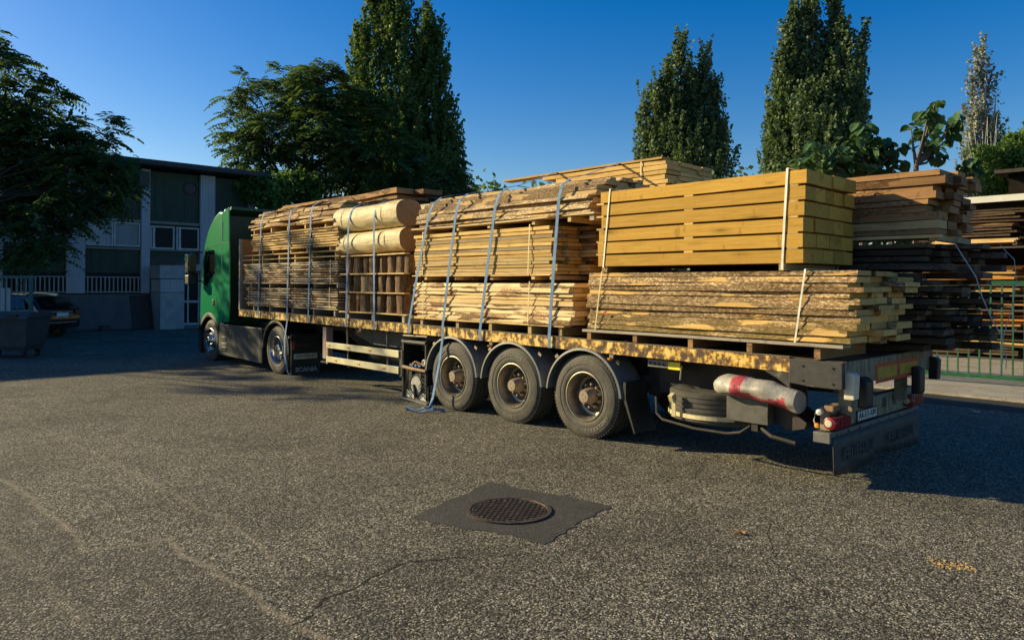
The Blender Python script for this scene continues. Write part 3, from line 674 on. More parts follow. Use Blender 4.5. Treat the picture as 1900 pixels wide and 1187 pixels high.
strap('left one of the two blue straps across the peeled logs', -8.80, -8.75, .22, 3.335, 3.50)
strap('right one of the two blue straps across the peeled logs', -7.88, -7.93, .22, 3.335, 3.50)
strap('blue strap at the left end of the sawn log bundle', -6.86, -6.30, .38, 3.31, 3.47)
strap('blue strap hanging past the first trailer wheel down to a heap on the ground', -5.98, -5.65, .38, 3.31, 3.50,
      flat=9, tail=[(-5.80, -.12, .012), (-5.86, -.30, .05), (-5.95, -.46, .012), (-6.10, -.52, .04), (-6.22, -.52, .07), (-6.25, -.48, .012), (-6.12, -.42, .012), (-6.02, -.34, .055), (-6.02, -.24, .02), (-6.05, -.16, .18), (-6.03, -.055, .7)], mat='strap')
strap('blue strap ending between the first and second trailer wheel', -5.11, -4.78, .38, 3.32, 3.645)
strap('rearmost blue strap, just left of the squared beams', -3.74, -3.58, .38, 3.33, 3.645)

# ------------------------------------------------------------------ wheels
def part_empty(name, parent, loc):
    o = bpy.data.objects.new(name, None); COL.objects.link(o); o.parent = parent
    o.location = Vector(loc)-wo(parent); o.empty_display_size = .2; return o
def copy_children(src, dst):
    for ch in list(src.children):
        c = ch.copy(); COL.objects.link(c); c.parent = dst
        copy_children(ch, c)
def arc_text(parent, txt, cx, cz, r, a0, size, y, mat, name='lettering'):
    """lettering round a sidewall, centred at angle a0 (0 = right, 90 = top, seen from -Y)"""
    cu = bpy.data.curves.new(name, 'FONT'); tot = []; vs = []; fs = []
    for ch in txt:
        cu.body = ch; cu.size = size; cu.extrude = .0012; cu.align_x = 'CENTER'; cu.align_y = 'CENTER'; cu.offset = .002
        t = bpy.data.objects.new('t', cu); me = bpy.data.meshes.new_from_object(t); bpy.data.objects.remove(t)
        tot.append(([tuple(v.co) for v in me.vertices], [tuple(p.vertices) for p in me.polygons])); bpy.data.meshes.remove(me)
    st = size*.82/r; n = len(txt)
    for i, (v, f) in enumerate(tot):
        up = math.sin(math.radians(a0)) >= 0
        a = math.radians(a0)+((n-1)/2-i)*st*(1 if up else -1)
        b = len(vs)
        for (x, yy, z) in v:
            # radial out = yy (top) or -yy (bottom)
            rr = r+(yy if up else -yy); tx = x*(1 if up else -1)
            vs.append((cx+rr*math.cos(a)+tx*math.sin(a), y-z, cz+rr*math.sin(a)-tx*math.cos(a)))
        fs += [tuple(b+j for j in q) for q in f]
    me = bpy.data.meshes.new(name); off = wo(parent); me.from_pydata([tuple(Vector(p)-off) for p in vs], [], fs); me.materials.append(mat)
    ob = bpy.data.objects.new(name, me); COL.objects.link(ob); ob.parent = parent; return ob
def wheel(parent, x, y, z, R, style, width=.37, rimr=.30):
    """outer face towards -Y at y"""
    w_ = part_empty('wheel', parent, (x, y, z))
    s = R/.53
    prof = [(.075, rimr-.01), (.03, rimr+.0), (.012, rimr+.012), (.0, rimr+.04), (-.004, rimr+.085), (-.002, rimr+.09), (-.002, rimr+.094), (-.008, rimr+.10), (-.006, R-.085), (.004, R-.05), (.010, R-.048), (.018, R-.022), (.030, R-.012)]
    for g in range(5):
        u = .06+(width-.12)*g/4; prof += [(u-.018, R), (u-.008, R), (u-.007, R-.014), (u+.007, R-.014), (u+.008, R)]
    prof += [(width-.03, R-.01), (width-.004, R-.06), (width, rimr+.1), (width-.02, rimr)]
    ty = MB().lathe(prof, 96, 'y', (x, y, z))
    # tread blocks at the shoulder
    for k in range(72):
        a = 2*PI*k/72; c_, s_ = math.cos(a), math.sin(a); p = Vector((x+(R-.006)*c_, y+.027, z+(R-.006)*s_))
        ty.box(p.x-.008, p.x+.004, p.y-.001, p.y+.022, p.z-.008, p.z+.008, Matrix.Rotation(-a, 3, 'Y'))
    ty.build('tyre', M['tyre'], w_, sm=True)
    if style == 'trailer':
        pr = [(.004, rimr+.012), (.0, rimr+.006), (.0, rimr-.004), (.012, rimr-.012), (.03, rimr-.022), (.13, rimr-.032), (.185, rimr-.05), (.195, rimr-.085)]
        MB().lathe(pr, 96, 'y', (x, y, z)).build('rim', M['dirtysteel'], w_, sm=True)
        d = MB().lathe([(.195, rimr-.08), (.165, rimr-.12), (.15, .155), (.15, .10)], 64, 'y', (x, y, z))
        h = MB().lathe([(.15, .105), (.05, .095), (.035, .088), (.0, .082), (-.012, .074), (-.014, .0)], 32, 'y', (x, y, z))
        for k in range(3): h.box(x+.03*math.cos(k*2.1)-.006, x+.03*math.cos(k*2.1)+.006, y-.018, y-.01, z+.03*math.sin(k*2.1)-.006, z+.03*math.sin(k*2.1)+.006)
        h.build('hub', M['hub'], w_, sm=True)
        d.cur = 1
        for k in range(10):
            a = 2*PI*k/10+.2; d.lathe([(.165, .018), (.11, .018), (.105, .013), (.105, 0)], 8, 'y', (x+.145*math.cos(a), y, z+.145*math.sin(a)))
        d.build('wheel_disc', [M['darkrim'], M['hub']], w_, sm=True)
    elif style == 'front':
        nb = MB().lathe([(.0, rimr+.01), (-.006, rimr), (.01, rimr-.014), (.06, rimr-.03), (.07, rimr-.05), (.03, rimr-.09), (.0, .17), (-.015, .15), (-.015, .10)], 64, 'y', (x, y, z))
        MB().lathe([(-.01, .105), (-.06, .09), (-.08, .06), (-.082, 0)], 32, 'y', (x, y, z)).build('hub', M['chrome'], w_, sm=True)
        for k in range(10):
            a = 2*PI*k/10; nb.lathe([(-.01, .02), (-.06, .018), (-.065, 0)], 8, 'y', (x+.145*math.cos(a), y, z+.145*math.sin(a)))
            nb.lathe([(.035, .0), (.035, .025)], 12, 'y', (x+.22*math.cos(a+.3), y, z+.22*math.sin(a+.3)))
        nb.build('rim', M['chrome'], w_, sm=True)
    else:
        nb = MB().lathe([(.0, rimr+.01), (-.006, rimr), (.01, rimr-.012), (.05, rimr-.025), (.14, rimr-.035), (.15, rimr-.06), (.12, rimr-.09), (.125, .17), (.12, .12)], 64, 'y', (x, y, z))
        MB().lathe([(.125, .125), (.05, .12), (.02, .11), (.0, .06), (.0, 0)], 32, 'y', (x, y, z)).build('hub', M['chrome'], w_, sm=True)
        for k in range(10):
            a = 2*PI*k/10; nb.lathe([(.12, .02), (.07, .018), (.065, 0)], 8, 'y', (x+.165*math.cos(a), y, z+.165*math.sin(a)))
        nb.build('rim', M['chrome'], w_, sm=True)
    return w_
def far_wheel(parent, src, dy):
    o = src.copy(); COL.objects.link(o); o.location = src.location+Vector((0, dy, 0)); o.rotation_euler = (0, 0, PI); copy_children(src, o)
    for c in list(o.children):
        if c.name.startswith('lettering'): bpy.data.objects.remove(c)
    return o
# ------------------------------------------------------------------ trailer
T = thing('flatbed_trailer', 'long three-axle flatbed trailer with rusty yellow side rails under the timber load', 'trailer', (-6.8, 1.25, 0))
WX = (-3.185, -4.495, -5.805)
tw = []
for i, x in enumerate(WX):
    wv = wheel(T, x, .02, .508, .532, 'trailer')
    tw.append(wv)
arc_text(tw[0], 'FIRESTONE', WX[0], .508, .425, -58, .062, .012, M['tyretxt']); arc_text(tw[0], '68', WX[0], .508, .425, 128, .07, .012, M['tyretxt'])
arc_text(tw[1], 'FIRESTONE', WX[1], .508, .425, 92, .062, .012, M['tyretxt']); arc_text(tw[1], 'FIRE', WX[1], .508, .425, -100, .062, .012, M['tyretxt'])
arc_text(tw[2], 'FIRESTONE', WX[2], .508, .425, -92, .062, .012, M['tyretxt']); arc_text(tw[2], 'STEEL', WX[2], .508, .425, 70, .045, .012, M['tyretxt'])
for wv in tw: far_wheel(T, wv, 2.46)
# axles, springs
ax = MB()
for x in WX: ax.tube([(x, .35, .508), (x, 2.15, .508)], .07, 12)
ax.build('axles', M['chass'], T)
for y0 in (.72, 1.66):
    MB().prism([(-.4, .80), (-.4, 1.03), (-13.2, 1.13), (-13.2, .98), (-10.2, .95), (-9.6, .72), (-6.5, .68)], y0, y0+.12, 'y').build('chassis_beam', M['chass'], T)
# susp hangers / brake bits
mb = MB()
for x in (-2.5, -3.84, -5.15, -6.45):
    for y in (.55, 1.8): MB().box(x-.09, x+.09, y, y+.14, .55, 1.0).build('suspension_hanger', M['chass'], T, bevel=.008)
for x in WX:
    MB().tube([(x+.32, .66, .66), (x+.08, .66, .66)], .085, 14).build('brake_chamber', M['chass'], T); MB().box(x-.6, x+.6, .60, .68, .60, .65).build('leaf_spring', M['chass'], T)
mb = MB(); x = -13.45
pl = [(-13.5, deck(-13.5)-.03), (-.02, deck(0)-.03), (-.02, deck(0)-.003), (-13.5, deck(-13.5)-.003)]
MB().prism(pl, .035, 2.465, 'y').build('deck', simple('worn_deck_boards', (.10, .075, .05), .8, 0, .4, 5), T)
cm = MB()
for k in range(34):
    x = -.6-.39*k; z = deck(x); cm.box(x-.03, x+.03, .04, 2.46, z-.13, z-.031)
cm.build('crossmembers', M['chass'], T)
for nm, y0, y1 in (('side_rail', .0, .03), ('side_rail', 2.47, 2.50)):
    x0, x1 = -13.54, -.52
    s = 1 if y0 < 1 else -1
    r = MB().prism([(x0, deck(x0)-.135), (x1, deck(x1)-.135), (x1, deck(x1)+.005), (x0, deck(x0)+.005)], y0, y1, 'y')
    r.prism([(x0, deck(x0)-.14), (x1, deck(x1)-.14), (x1, deck(x1)-.128), (x0, deck(x0)-.128)], y0-.004*s if s > 0 else y0-.04, y1+.04 if s > 0 else y1+.004, 'y')
    r.build(nm, M['rust'], T)
    # scuffed dark upper lip
    MB().prism([(x0, deck(x0)+.0055), (x1, deck(x1)+.0055), (x1, deck(x1)+.012), (x0, deck(x0)+.012)], y0-.006, y1+.03, 'y').build('rail_lip', simple('scuffed_lip', (.20, .15, .09), .7, .1, .5, 20), T)
# strap winches under rail: little hooks
for x in (-10.35, -1.0):
    pass
# rear black corner blocks
for y0, y1 in ((-.012, .06), (2.44, 2.512)):
    MB().prism([(-.515, .955), (-.3, .935), (-.005, .935), (-.005, 1.185), (-.515, 1.19)], y0, y1, 'y').build('corner_plate', M['steel'], T, bevel=.006)
    MB().prism([(-1.05, 1.08), (-.80, 1.055), (-.66, .99), (-.52, .90), (-.52, 1.06), (-1.05, 1.1)], y0+.02, y1-.01, 'y').build('corner_gusset', M['steel'], T)
bo = MB()
for (x, z) in ((-.38, 1.13), (-.09, 1.13), (-.38, .99), (-.09, .98)): bo.lathe([(-.006, .012), (-.008, .008), (-.004, .007), (-.004, 0)], 12, 'y', (x, -.0125, z))
bo.build('bolt_heads', M['chass'], T)
# rear face
MB().prism([(.03, .955), (2.47, .955), (2.47, 1.187), (.03, 1.187)], -.06, -.008, 'x').build('rear_crossbeam', M['drip'], T, bevel=.004)
for y0 in (.80, 1.405):
    b_ = MB().box(-.0075, -.004, y0, y0+.60, .925, 1.118).build('reflector_board', M['redrefl'], T)
    MB().box(-.0035, -.001, y0+.035, y0+.565, .965, 1.082).build('reflector_field', M['yelrefl'], b_)
for y0, m_, w_ in ((.06, 'offw', .115), (2.40, 'black', .12)):
    MB().prism([(-.02, .84), (.075, .84), (.085, 1.06), (.06, 1.09), (-.02, 1.10)], y0, y0+w_, 'y').build('rubber_buffer' if m_ == 'black' else 'pale_corner_box', M[m_], T, bevel=.012)
MB().box(-.16, -.03, .28, .30, .66, .95).build('upright', M['drip'], T); MB().box(-.16, -.03, 1.74, 1.76, .66, .95).build('upright', M['drip'], T)
for y0 in (.33, 1.79): MB().prism([(-.005, .73), (.08, .73), (.09, .76), (.09, .98), (.05, 1.02), (-.005, 1.03)], y0, y0+.17, 'y').build('rubber_buffer', M['black'], T, bevel=.02)
# lamp beam
lb = MB().box(-.26, -.165, .10, 2.42, .52, .745).build('lamp_beam', M['drip'], T, bevel=.005)
MB().box(-.164, -.158, .72, 1.26, .525, .64).build('number_plate', M['black'], T)
pl_ = MB().box(-.1575, -.155, .745, 1.235, .537, .628).build('plate_face', M['white'], T)
text_mesh('plate_text', 'AA-511-AW', .098, M['black'], T, (-.1535, .99, .582), (PI/2, 0, PI/2), .001, .86, bold=.001)
text_mesh('speed_number', '80', .17, M['black'], T, (-.163, 1.47, .645), (PI/2, 0, PI/2), .001, .72); text_mesh('speed_number', '90', .17, M['black'], T, (-.163, 1.75, .645), (PI/2, 0, PI/2), .001, .72)
text_mesh('speed_number', '60', .11, M['black'], T, (-.163, .52, .68), (PI/2, 0, PI/2), .001, .72)
for y0 in (.0, 2.05):
    l = MB().box(-.164, -.08, y0+.03, y0+.40, .545, .67).build('tail_lamp', M['red'], T, bevel=.015)
    g = MB()
    for k in range(4): g.box(-.0795, -.074, y0+.05+.085*k, y0+.11+.085*k, .56, .655)
    g.build('lens_ribs', simple('dark_red_lens', (.20, .01, .01), .3), T)
    MB().lathe([(y0+.025, .062), (y0+.0, .058), (y0-.008, .04), (y0-.01, 0)], 24, 'y', (-.125, 0, .607)).build('lamp_side_cap', M['red'], T, sm=True)
    MB().lathe([(y0-.012, .035), (y0-.016, .025), (y0-.016, 0)], 20, 'y', (-.13, 0, .607)).build('side_reflector', M['offw'], T)
mb = MB(); mb.tube([(-.22, .03, .70), (-.26, .0, .69), (-.27, -.005, .62), (-.25, .0, .56), (-.22, .02, .545)], .006, 6); mb.lathe([(.02, .03), (-.02, .028), (-.03, 0)], 12, 'y', (-.22, 0, .705))
mb.build('lamp_cable', M['white'], T)
MB().lathe([(.0, .026), (-.02, .022), (-.024, 0)], 12, 'y', (-.24, 0, .575)).build('side_marker_lamp', M['amber'], T)
MB().box(-.20, -.11, .05, .2, .71, .765).build('bracket_lamp', M['rusty'], T, bevel=.01)
# underride bar with rubber spray flap
MB().box(-.30, -.14, .045, 2.46, .405, .505).build('underride_bar', simple('grey_steel_bar', (.14, .135, .125), .5, .2, .25, 9), T, bevel=.006)
rv = MB()
for k in range(9): rv.lathe([(-.139, .012), (-.133, .009), (-.133, 0)], 10, 'x', (0, .2+.27*k, .475))
rv.build('rivets', M['chass'], T)
fl = MB(); n = 40
vs = []
for i in range(n+1):
    y = .09+2.36*i/n; wv = .018*math.sin(i*.55)+.012*math.sin(i*1.7)
    for k in range(5): vs.append((-.128+wv*k/4*.8+.012*k/4, y, .46-(.35+.03*math.sin(i*.23))*k/4))
fl.add(vs, [(i*5+k, i*5+k+1, (i+1)*5+k+1, (i+1)*5+k) for i in range(n) for k in range(4)])
fo = fl.build('spray_flap', simple('dusty_rubber_flap', (.045, .043, .038), .6, 0, .3, 8), T, sm=True)
sm_ = fo.modifiers.new('th', 'SOLIDIFY'); sm_.thickness = .008; sm_.offset = -1
text_mesh('flap_text', 'FRUEHAUF', .17, simple('embossed_rubber', (.075, .07, .062), .55), T, (-.098, .66, .27), (PI/2, 0, PI/2), .004, .95)
text_mesh('flap_text', 'FRUEHAUF', .17, M['tyretxt'] and simple('embossed_rubber_far', (.062, .058, .052), .55), T, (-.096, 1.80, .27), (PI/2, 0, PI/2), .004, .95)
# headboard
MB().box(-13.56, -13.50, .0, .06, 1.29, 2.9).build('headboard_post', M['greywood'], T)
MB().box(-13.56, -13.50, 2.44, 2.5, 1.29, 2.9).build('headboard_post', M['greywood'], T)
h_ = MB()
for k in range(8): h_.box(-13.535, -13.505, .062, 2.438, 1.30+k*.20, 1.30+k*.20+.195)
h_.build('headboard_planks', M['brown'], T)
# landing leg
MB().box(-9.80, -9.66, .05, .20, .47, 1.07).build('landing_leg', M['pinkpost'], T, bevel=.018)
MB().box(-9.80, -9.66, 2.30, 2.45, .47, 1.07).build('landing_leg', M['pinkpost'], T, bevel=.018)
MB().box(-9.83, -9.60, .03, .24, .40, .43).build('landing_foot', M['chass'], T)
# side guard
sg = MB().box(-9.555, -9.525, .0, .03, .40, .78).build('side_guard_post', M['alu'], T)
for z in (.70, .435):
    g = MB().prism([(-9.55, z), (-7.18, z-.012), (-7.18, z+.105), (-9.55, z+.105)], -.012, .015, 'y').build('side_guard_rail', M['alu'], T, bevel=.004)
    for x in ((-9.44, -8.75, -8.05) if z > .5 else (-9.2, -8.4, -7.6)):
        k_ = MB().box(x-.035, x+.035, -.022, -.0125, z+.035, z+.06).build('guard_marker', M['amber'], g)
MB().box(-7.18, -7.10, .01, .06, .38, .82).build('side_guard_post', M['steel'], T)
for x in (-9.05, -7.75): MB().tube([(x, .14, 1.1), (x+.05, .14, .36)], .018, 8).build('guard_hanger', M['hub'], T)
# tank and chassis side box with red lettering behind guard
MB().tube([(-9.2, .9, .62), (-7.3, .9, .62)], .2, 24).build('air_tank', M['chass'], T, sm=True)
MB().prism([(-9.2, .95), (-8.6, .80), (-6.6, .78), (-6.6, 1.03), (-9.2, 1.06)], .40, .48, 'y').build('chassis_side_plate', simple('dusty_grey_plate', (.11, .095, .075), .6, 0, .3, 4), T)
text_mesh('chassis_text', 'FRUEHAUF', .13, M['red'], T, (-7.35, .396, .91), (PI/2, 0, 0), .002, .9)
# valve cabinet in front of the first wheel
vc_ = MB(); vc_.box(-7.12, -7.08, .02, .5, .05, 1.0); vc_.box(-7.08, -6.50, .48, .5, .3, 1.0); vc_.box(-6.50, -6.47, .02, .5, .3, 1.0); vc_.box(-7.1, -6.48, .03, .5, .93, .95)
vc_.build('valve_cabinet', M['black'], T)
MB().prism([(-7.12, .955), (-6.48, .955), (-6.48, .985), (-7.12, .985)], .0, .12, 'y').build('cabinet_top_rail', M['greypl'], T)
MB().tube([(-7.1, .03, 1.06), (-6.45, .03, 1.07)], .014, 8).build('upper_tube', M['hub'], T)
MB().tube([(-7.06, .0, .555), (-6.75, -.01, .54), (-6.44, .0, .53)], [.028, .03, .026], 12).build('rusty_cross_tube', M['rusty'], T)
vb = MB()
for k in range(6): vb.lathe([(.04, .022), (-.02, .018), (-.022, 0)], 10, 'y', (-6.88+.07*k, .03, .60+.012*(k % 2)))
vb.tube([(-6.9, .06, .60), (-6.75, .02, .66), (-6.6, .05, .62), (-6.5, .03, .60)], .014, 8)
vb.build('valve_row', M['rusty'], T)
vb = MB()
for k in range(3): vb.box(-6.83+.1*k, -6.79+.1*k, -.01, .02, .585, .61)
vb.build('blue_couplings', M['bluebit'], T)
MB().lathe([(.06, .05), (-.03, .05), (-.035, .038), (-.02, .036), (-.02, 0)], 24, 'y', (-6.46, 0, .665)).build('round_gauge', M['offw'], T, sm=True)
pan = MB().prism([(-7.13, .06), (-6.43, .03), (-6.42, .50), (-7.09, .53)], .05, .08, 'y').build('hanging_tray', M['black'], T)
dk = MB().lathe([(.046, .145), (.03, .14), (.028, .0)], 40, 'y', (-6.75, 0, .285)).build('tray_disc', simple('dusty_round_plate', (.33, .31, .27), .7, 0, .15, 10), T, sm=True)
tr = MB()
for (a, c) in (((-7.0, .14), (-6.86, .08)), ((-6.64, .12), (-6.52, .07))): tr.prism([(a[0]-.05, a[1]-.06), (c[0]+.05, c[1]-.02), (c[0]+.03, c[1]+.09), (a[0]+.0, a[1]+.05)], .038, .047, 'y')
tr.build('tray_plates', simple('pale_dusty_metal', (.48, .46, .40), .7, 0, .15, 9), T)
wr = MB()
for k in range(5):
    for (xa, xb) in ((-7.08, -6.86), (-6.68, -6.46)):
        z = .06+.05*k; wr.tube([(xa, .03, z), ((xa+xb)/2, .026, z+.09), (xb, .03, z)], .006, 5); 
for xa in (-7.05, -6.47): wr.tube([(xa, .03, .06), (xa+.03, .03, .50)], .010, 6)
for k in range(4): wr.tube([(-6.62, .03, .5-.06*k), (-6.46, .03, .42-.06*k)], .006, 5); wr.tube([(-6.46, .03, .5-.06*k), (-6.62, .03, .42-.06*k)], .006, 5)
wr.lathe([(.02, .165), (.02, .15), (.035, .15)], 40, 'y', (-6.75, 0, .285)); wr.box(-6.90, -6.84, .015, .05, .40, .50); wr.box(-6.65, -6.59, .015, .05, .40, .50)
wr.tube([(-6.80, .02, .28), (-6.75, .01, .2), (-6.74, .02, .08)], .025, 8)
wr.build('tray_lattice', M['black'], T)
MB().prism([(-7.15, .035), (-6.42, .0), (-6.42, .03), (-7.15, .06)], .0, .06, 'y').build('tray_lip', M['greypl'], T)
# mudguards
for i, x in enumerate(WX):
    mb = MB(); n = 26; vs = []
    a0, a1 = math.radians(4), math.radians(176)
    for k in range(n+1):
        a = a0+(a1-a0)*k/n
        for (rr, yy) in ((.605, .40), (.605, .0), (.598, -.025), (.572, -.03), (.572, -.022), (.592, -.01), (.592, .40)):
            vs.append((x+rr*math.cos(a)*1.03, yy, .515+rr*math.sin(a)))
    m_ = 7
    mb.add(vs, [(k*m_+j, k*m_+(j+1) % m_, (k+1)*m_+(j+1) % m_, (k+1)*m_+j) for k in range(n) for j in range(m_)]+[tuple(range(m_)), tuple(n*m_+j for j in range(m_))[::-1]])
    mb.build('mudguard', M['greypl'], T, sm=True)
    for sx in (-1, 1):
        px = x+sx*.50; MB().box(px-.03, px+.03, .05, .06, .955, .995, Matrix.Rotation(sx*.6, 3, 'Y')).build('guard_bracket', M['hub'], T)
mf = MB().prism([(-2.56, .56), (-2.40, .17), (-2.38, .17), (-2.52, .56)], .0, .42, 'y'); mf.box(-2.56, -2.52, .0, .42, .56, .75)
mf.build('mudflap', M['black'], T)
# amber side markers under the rail
for x in (-4.93, -2.75, -8.4):
    MB().box(x-.03, x+.03, .01, .04, deck(x)-.19, deck(x)-.145).build('marker_bracket', M['greypl'], T)
    MB().lathe([(0, .038), (-.018, .036), (-.028, .02), (-.03, 0)], 18, 'z', (x, .0, deck(x)-.19)).build('side_marker_lamp', M['amber'], T, sm=True)
# control plate with yellow label, small lever
cp = MB().box(-2.30, -2.02, .13, .15, .955, 1.04).build('control_plate', M['greypl'], T)
kn = MB()
for k in range(4): kn.lathe([(.13, .014), (.115, .012), (.113, 0)], 10, 'y', (-2.26+.06*k, 0, 1.0-.004*k))
kn.build('control_knobs', M['chass'], T)
MB().box(-2.015, -1.86, .125, .14, .945, 1.03).build('yellow_sign', M['yellow'], T)
MB().tube([(-1.83, .12, 1.0), (-1.84, .11, .84)], .012, 6).build('lever', M['dirtysteel'], T)
# rear under-bed side panel, spare wheel carrier
MB().box(-2.35, -.55, .44, .47, .62, 1.04).build('side_panel', M['chass'], T)
MB().tube([(-2.16, .10, .62), (-2.12, .06, .44), (-2.02, .03, .385), (-1.6, .02, .345), (-1.2, .02, .35), (-1.05, .02, .385), (-.95, .04, .46)], .015, 8).build('carrier_tube', M['chass'], T)
MB().tube([(-2.12, .9, .52), (-2.0, .9, .36), (-1.3, .9, .34), (-1.05, .9, .42)], .022, 8).build('carrier_tube', M['chass'], T)
# tool box
tb = MB().prism([(-1.20, .50), (-.74, .50), (-.74, .78), (-1.20, .78)], .0, .62, 'y').build('tool_box', M['toolgrey'], T, bevel=.006)
MB().prism([(-.735, .55), (-.735, .77), (-.40, .56), (-.42, .50), (-.60, .45)], .12, .5, 'y').build('box_gusset', M['chass'], T)
bt = MB(); bt.tube([(-.95, .10, .50), (-.70, .0, .40), (-.45, .0, .37)], .02, 6); bt.box(-.93, -.86, .02, .2, .42, .49)
bt.build('lower_stay', M['chass'], T)
# ------------------------------------------------------------------ spare tyre, tarp roll
t = thing('spare_tyre', 'dusty spare tyre lying flat in the carrier under the trailer bed', 'tyre', (-1.62, .54, .36))
R_ = .52
prof = [(0, .29), (-.01, .36), (0, .46)]
cx, cy, cz = -1.62, .555, .385
SP = 1.07
pr = [(.0, .30), (-.012, .36), (-.008, .44), (.01, .50)]
for g in range(6):
    u = .03+.052*g; pr += [(u, .522), (u+.036, .524), (u+.038, .510), (u+.05, .510)]
pr += [(.34, .50), (.362, .44), (.365, .36), (.35, .30), (.05, .29), (.0, .30)]
MB().lathe([(a_, r_*SP) for a_, r_ in pr], 80, 'z', (cx, cy+.02, cz)).build('tyre_body', M['tyre'], t, sm=True)
t2 = MB(); a = [math.radians(k) for k in range(-170, -40, 6)]
t2.ribbon([(cx+.575*math.cos(q_), cy+.02+.575*math.sin(q_), cz+.085) for q_ in a], (0, 0, 1), .045, .004)
t2.build('retaining_band', M['bandy'], t)
hk = MB(); hk.box(-1.86, -1.81, -.03, -.02, .45, .70); hk.box(-1.86, -1.81, -.09, -.02, .62, .70, Matrix.Rotation(.5, 3, 'X'))
hk.build('retaining_hook', M['bandy'], t)
# rolled tarp
t = thing('rolled_tarp', 'silver and red rolled tarp tied with a purple strap on the tool box', 'tarp', (-.85, .15, .79))
n = 28; N = 22; vs = []; 
A, B = Vector((-1.32, -.02, .865)), Vector((-.42, .02, .77))
for i in range(N+1):
    u = i/N; c = A.lerp(B, u)+Vector((0, 0, .035*math.sin(u*PI)))
    r = .035+.105*min(1, u/.16)**.6 - .02*max(0, (u-.8)/.2)+.008*math.sin(u*21)
    if .36 < u < .44: r -= .012
    for k in range(n):
        a_ = 2*PI*k/n; rr = r*(1+.07*math.sin(2*a_+u*4)+.045*math.sin(5*a_+u*11)+random.uniform(-.012, .012))
        vs.append((c.x+.25*rr*math.sin(a_)*0, c.y+rr*math.cos(a_)*1.15, c.z+rr*math.sin(a_)*.82))
mbt = MB()
for i in range(N):
    for k in range(n):
        u = (i+.5)/N; a_ = 2*PI*(k+.5)/n; front = math.cos(a_) < .2
        red = (.27 < u < .42) or (.42 <= u < .93 and abs((u-.62)/.30)**2+((math.sin(a_)-.62)/1.05)**2 > 1.0 and math.sin(a_) < .65)
        mbt.cur = 1 if red else 0
        mbt.add([], []); mbt.f.append((i*n+k, i*n+(k+1) % n, (i+1)*n+(k+1) % n, (i+1)*n+k)); mbt.mi.append(mbt.cur)
mbt.v = vs; mbt.f += [tuple(range(n)), tuple(N*n+k for k in range(n))]; mbt.mi += [0, 0]
mbt.build('tarp_roll', [M['bagw'], M['bagr']], t, sm=True)
c = A.lerp(B, .40)+Vector((0, 0, .035))
MB().ribbon([(c.x+.02*math.sin(k*PI/12), c.y+.128*math.cos(2*PI*k/24)*1.15, c.z+.122*math.sin(2*PI*k/24)*.86) for k in range(25)], (1, 0, 0), .055, .005).build('tie_strap', M['purple'], t)

# ------------------------------------------------------------------ tractor unit
K = thing('tractor_unit', 'green sleeper-cab tractor with grey side skirts and polished wheels at the head of the trailer', 'truck', (-13.6, 1.25, 0))
wf = wheel(K, -15.34, .05, .50, .505, 'front', .34, .285)
wr_ = wheel(K, -11.72, .04, .50, .505, 'drive', .55, .285)
far_wheel(K, wf, 2.4); far_wheel(K, wr_, 2.42)
def archprof(cx, cz, r, a0, a1, n=14): return [(cx+r*math.cos(math.radians(a0+(a1-a0)*k/n)), cz+r*math.sin(math.radians(a0+(a1-a0)*k/n))) for k in range(n+1)]
arch = archprof(-15.34, .52, .62, 30, 142)
side = [(-14.52, .98), (-14.52, 3.60), (-14.75, 3.62), (-15.05, 3.50), (-15.40, 3.22), (-15.64, 2.86), (-15.78, 2.45), (-15.90, 1.70), (-15.93, 1.05), (-15.92, .92)]+arch[::-1][0:]
cb = MB().prism(side, .0, 2.5, 'y').build('cab_body', M['green'], K, bevel=.07, sm=True, seg=4)
# side fairings behind the cab
for y0, y1 in ((-.012, .02), (2.48, 2.512)):
    MB().prism([(-14.50, 1.02), (-14.50, 3.56), (-14.14, 3.66), (-14.10, 3.0), (-14.06, 2.2), (-14.05, 1.5), (-14.09, 1.0), (-14.3, .98)], y0, y1, 'y').build('side_fairing', M['green'], K, bevel=.008)
MB().prism([(-14.50, 3.50), (-14.50, 3.60), (-14.12, 3.69), (-14.12, 3.62)], .05, 2.45, 'y').build('roof_deflector', M['greend'], K, bevel=.01)
MB().box(-14.515, -14.50, .06, 2.44, 1.0, 3.55).build('cab_back_wall', M['greend'], K)
# side glass, door lines, handle
dr = part_empty('door', K, (-15.3, 0, 1.0))
MB().prism([(-15.68, 1.86), (-15.62, 2.56), (-15.52, 2.68), (-14.99, 2.70), (-14.96, 2.12), (-15.28, 1.98), (-15.45, 1.80)], -.006, -.001, 'y').build('window_pane', M['glass'], dr)
MB().ribbon([(-14.90, -.003, 2.80), (-14.90, -.003, 1.62), (-14.72, -.003, 1.15)], (1, 0, 0), .012, .004).build('door_seam', M['black'], dr)
MB().ribbon([(-15.76, -.004, 2.52), (-15.4, -.004, 2.80), (-14.08, -.0145, 2.86)], (0, 0, 1), .010, .004).build('panel_seam', M['black'], K)
MB().ribbon([(-15.0, -.004, 1.42), (-14.09, -.0145, 1.44)], (0, 0, 1), .008, .004).build('panel_seam', M['black'], K)
MB().box(-15.08, -14.98, -.02, -.001, 1.36, 1.50).build('handle', M['black'], dr, bevel=.01)
MB().box(-14.47, -14.455, -.03, -.01, 2.9, 3.35).build('trim_strip', M['chrome'], K)
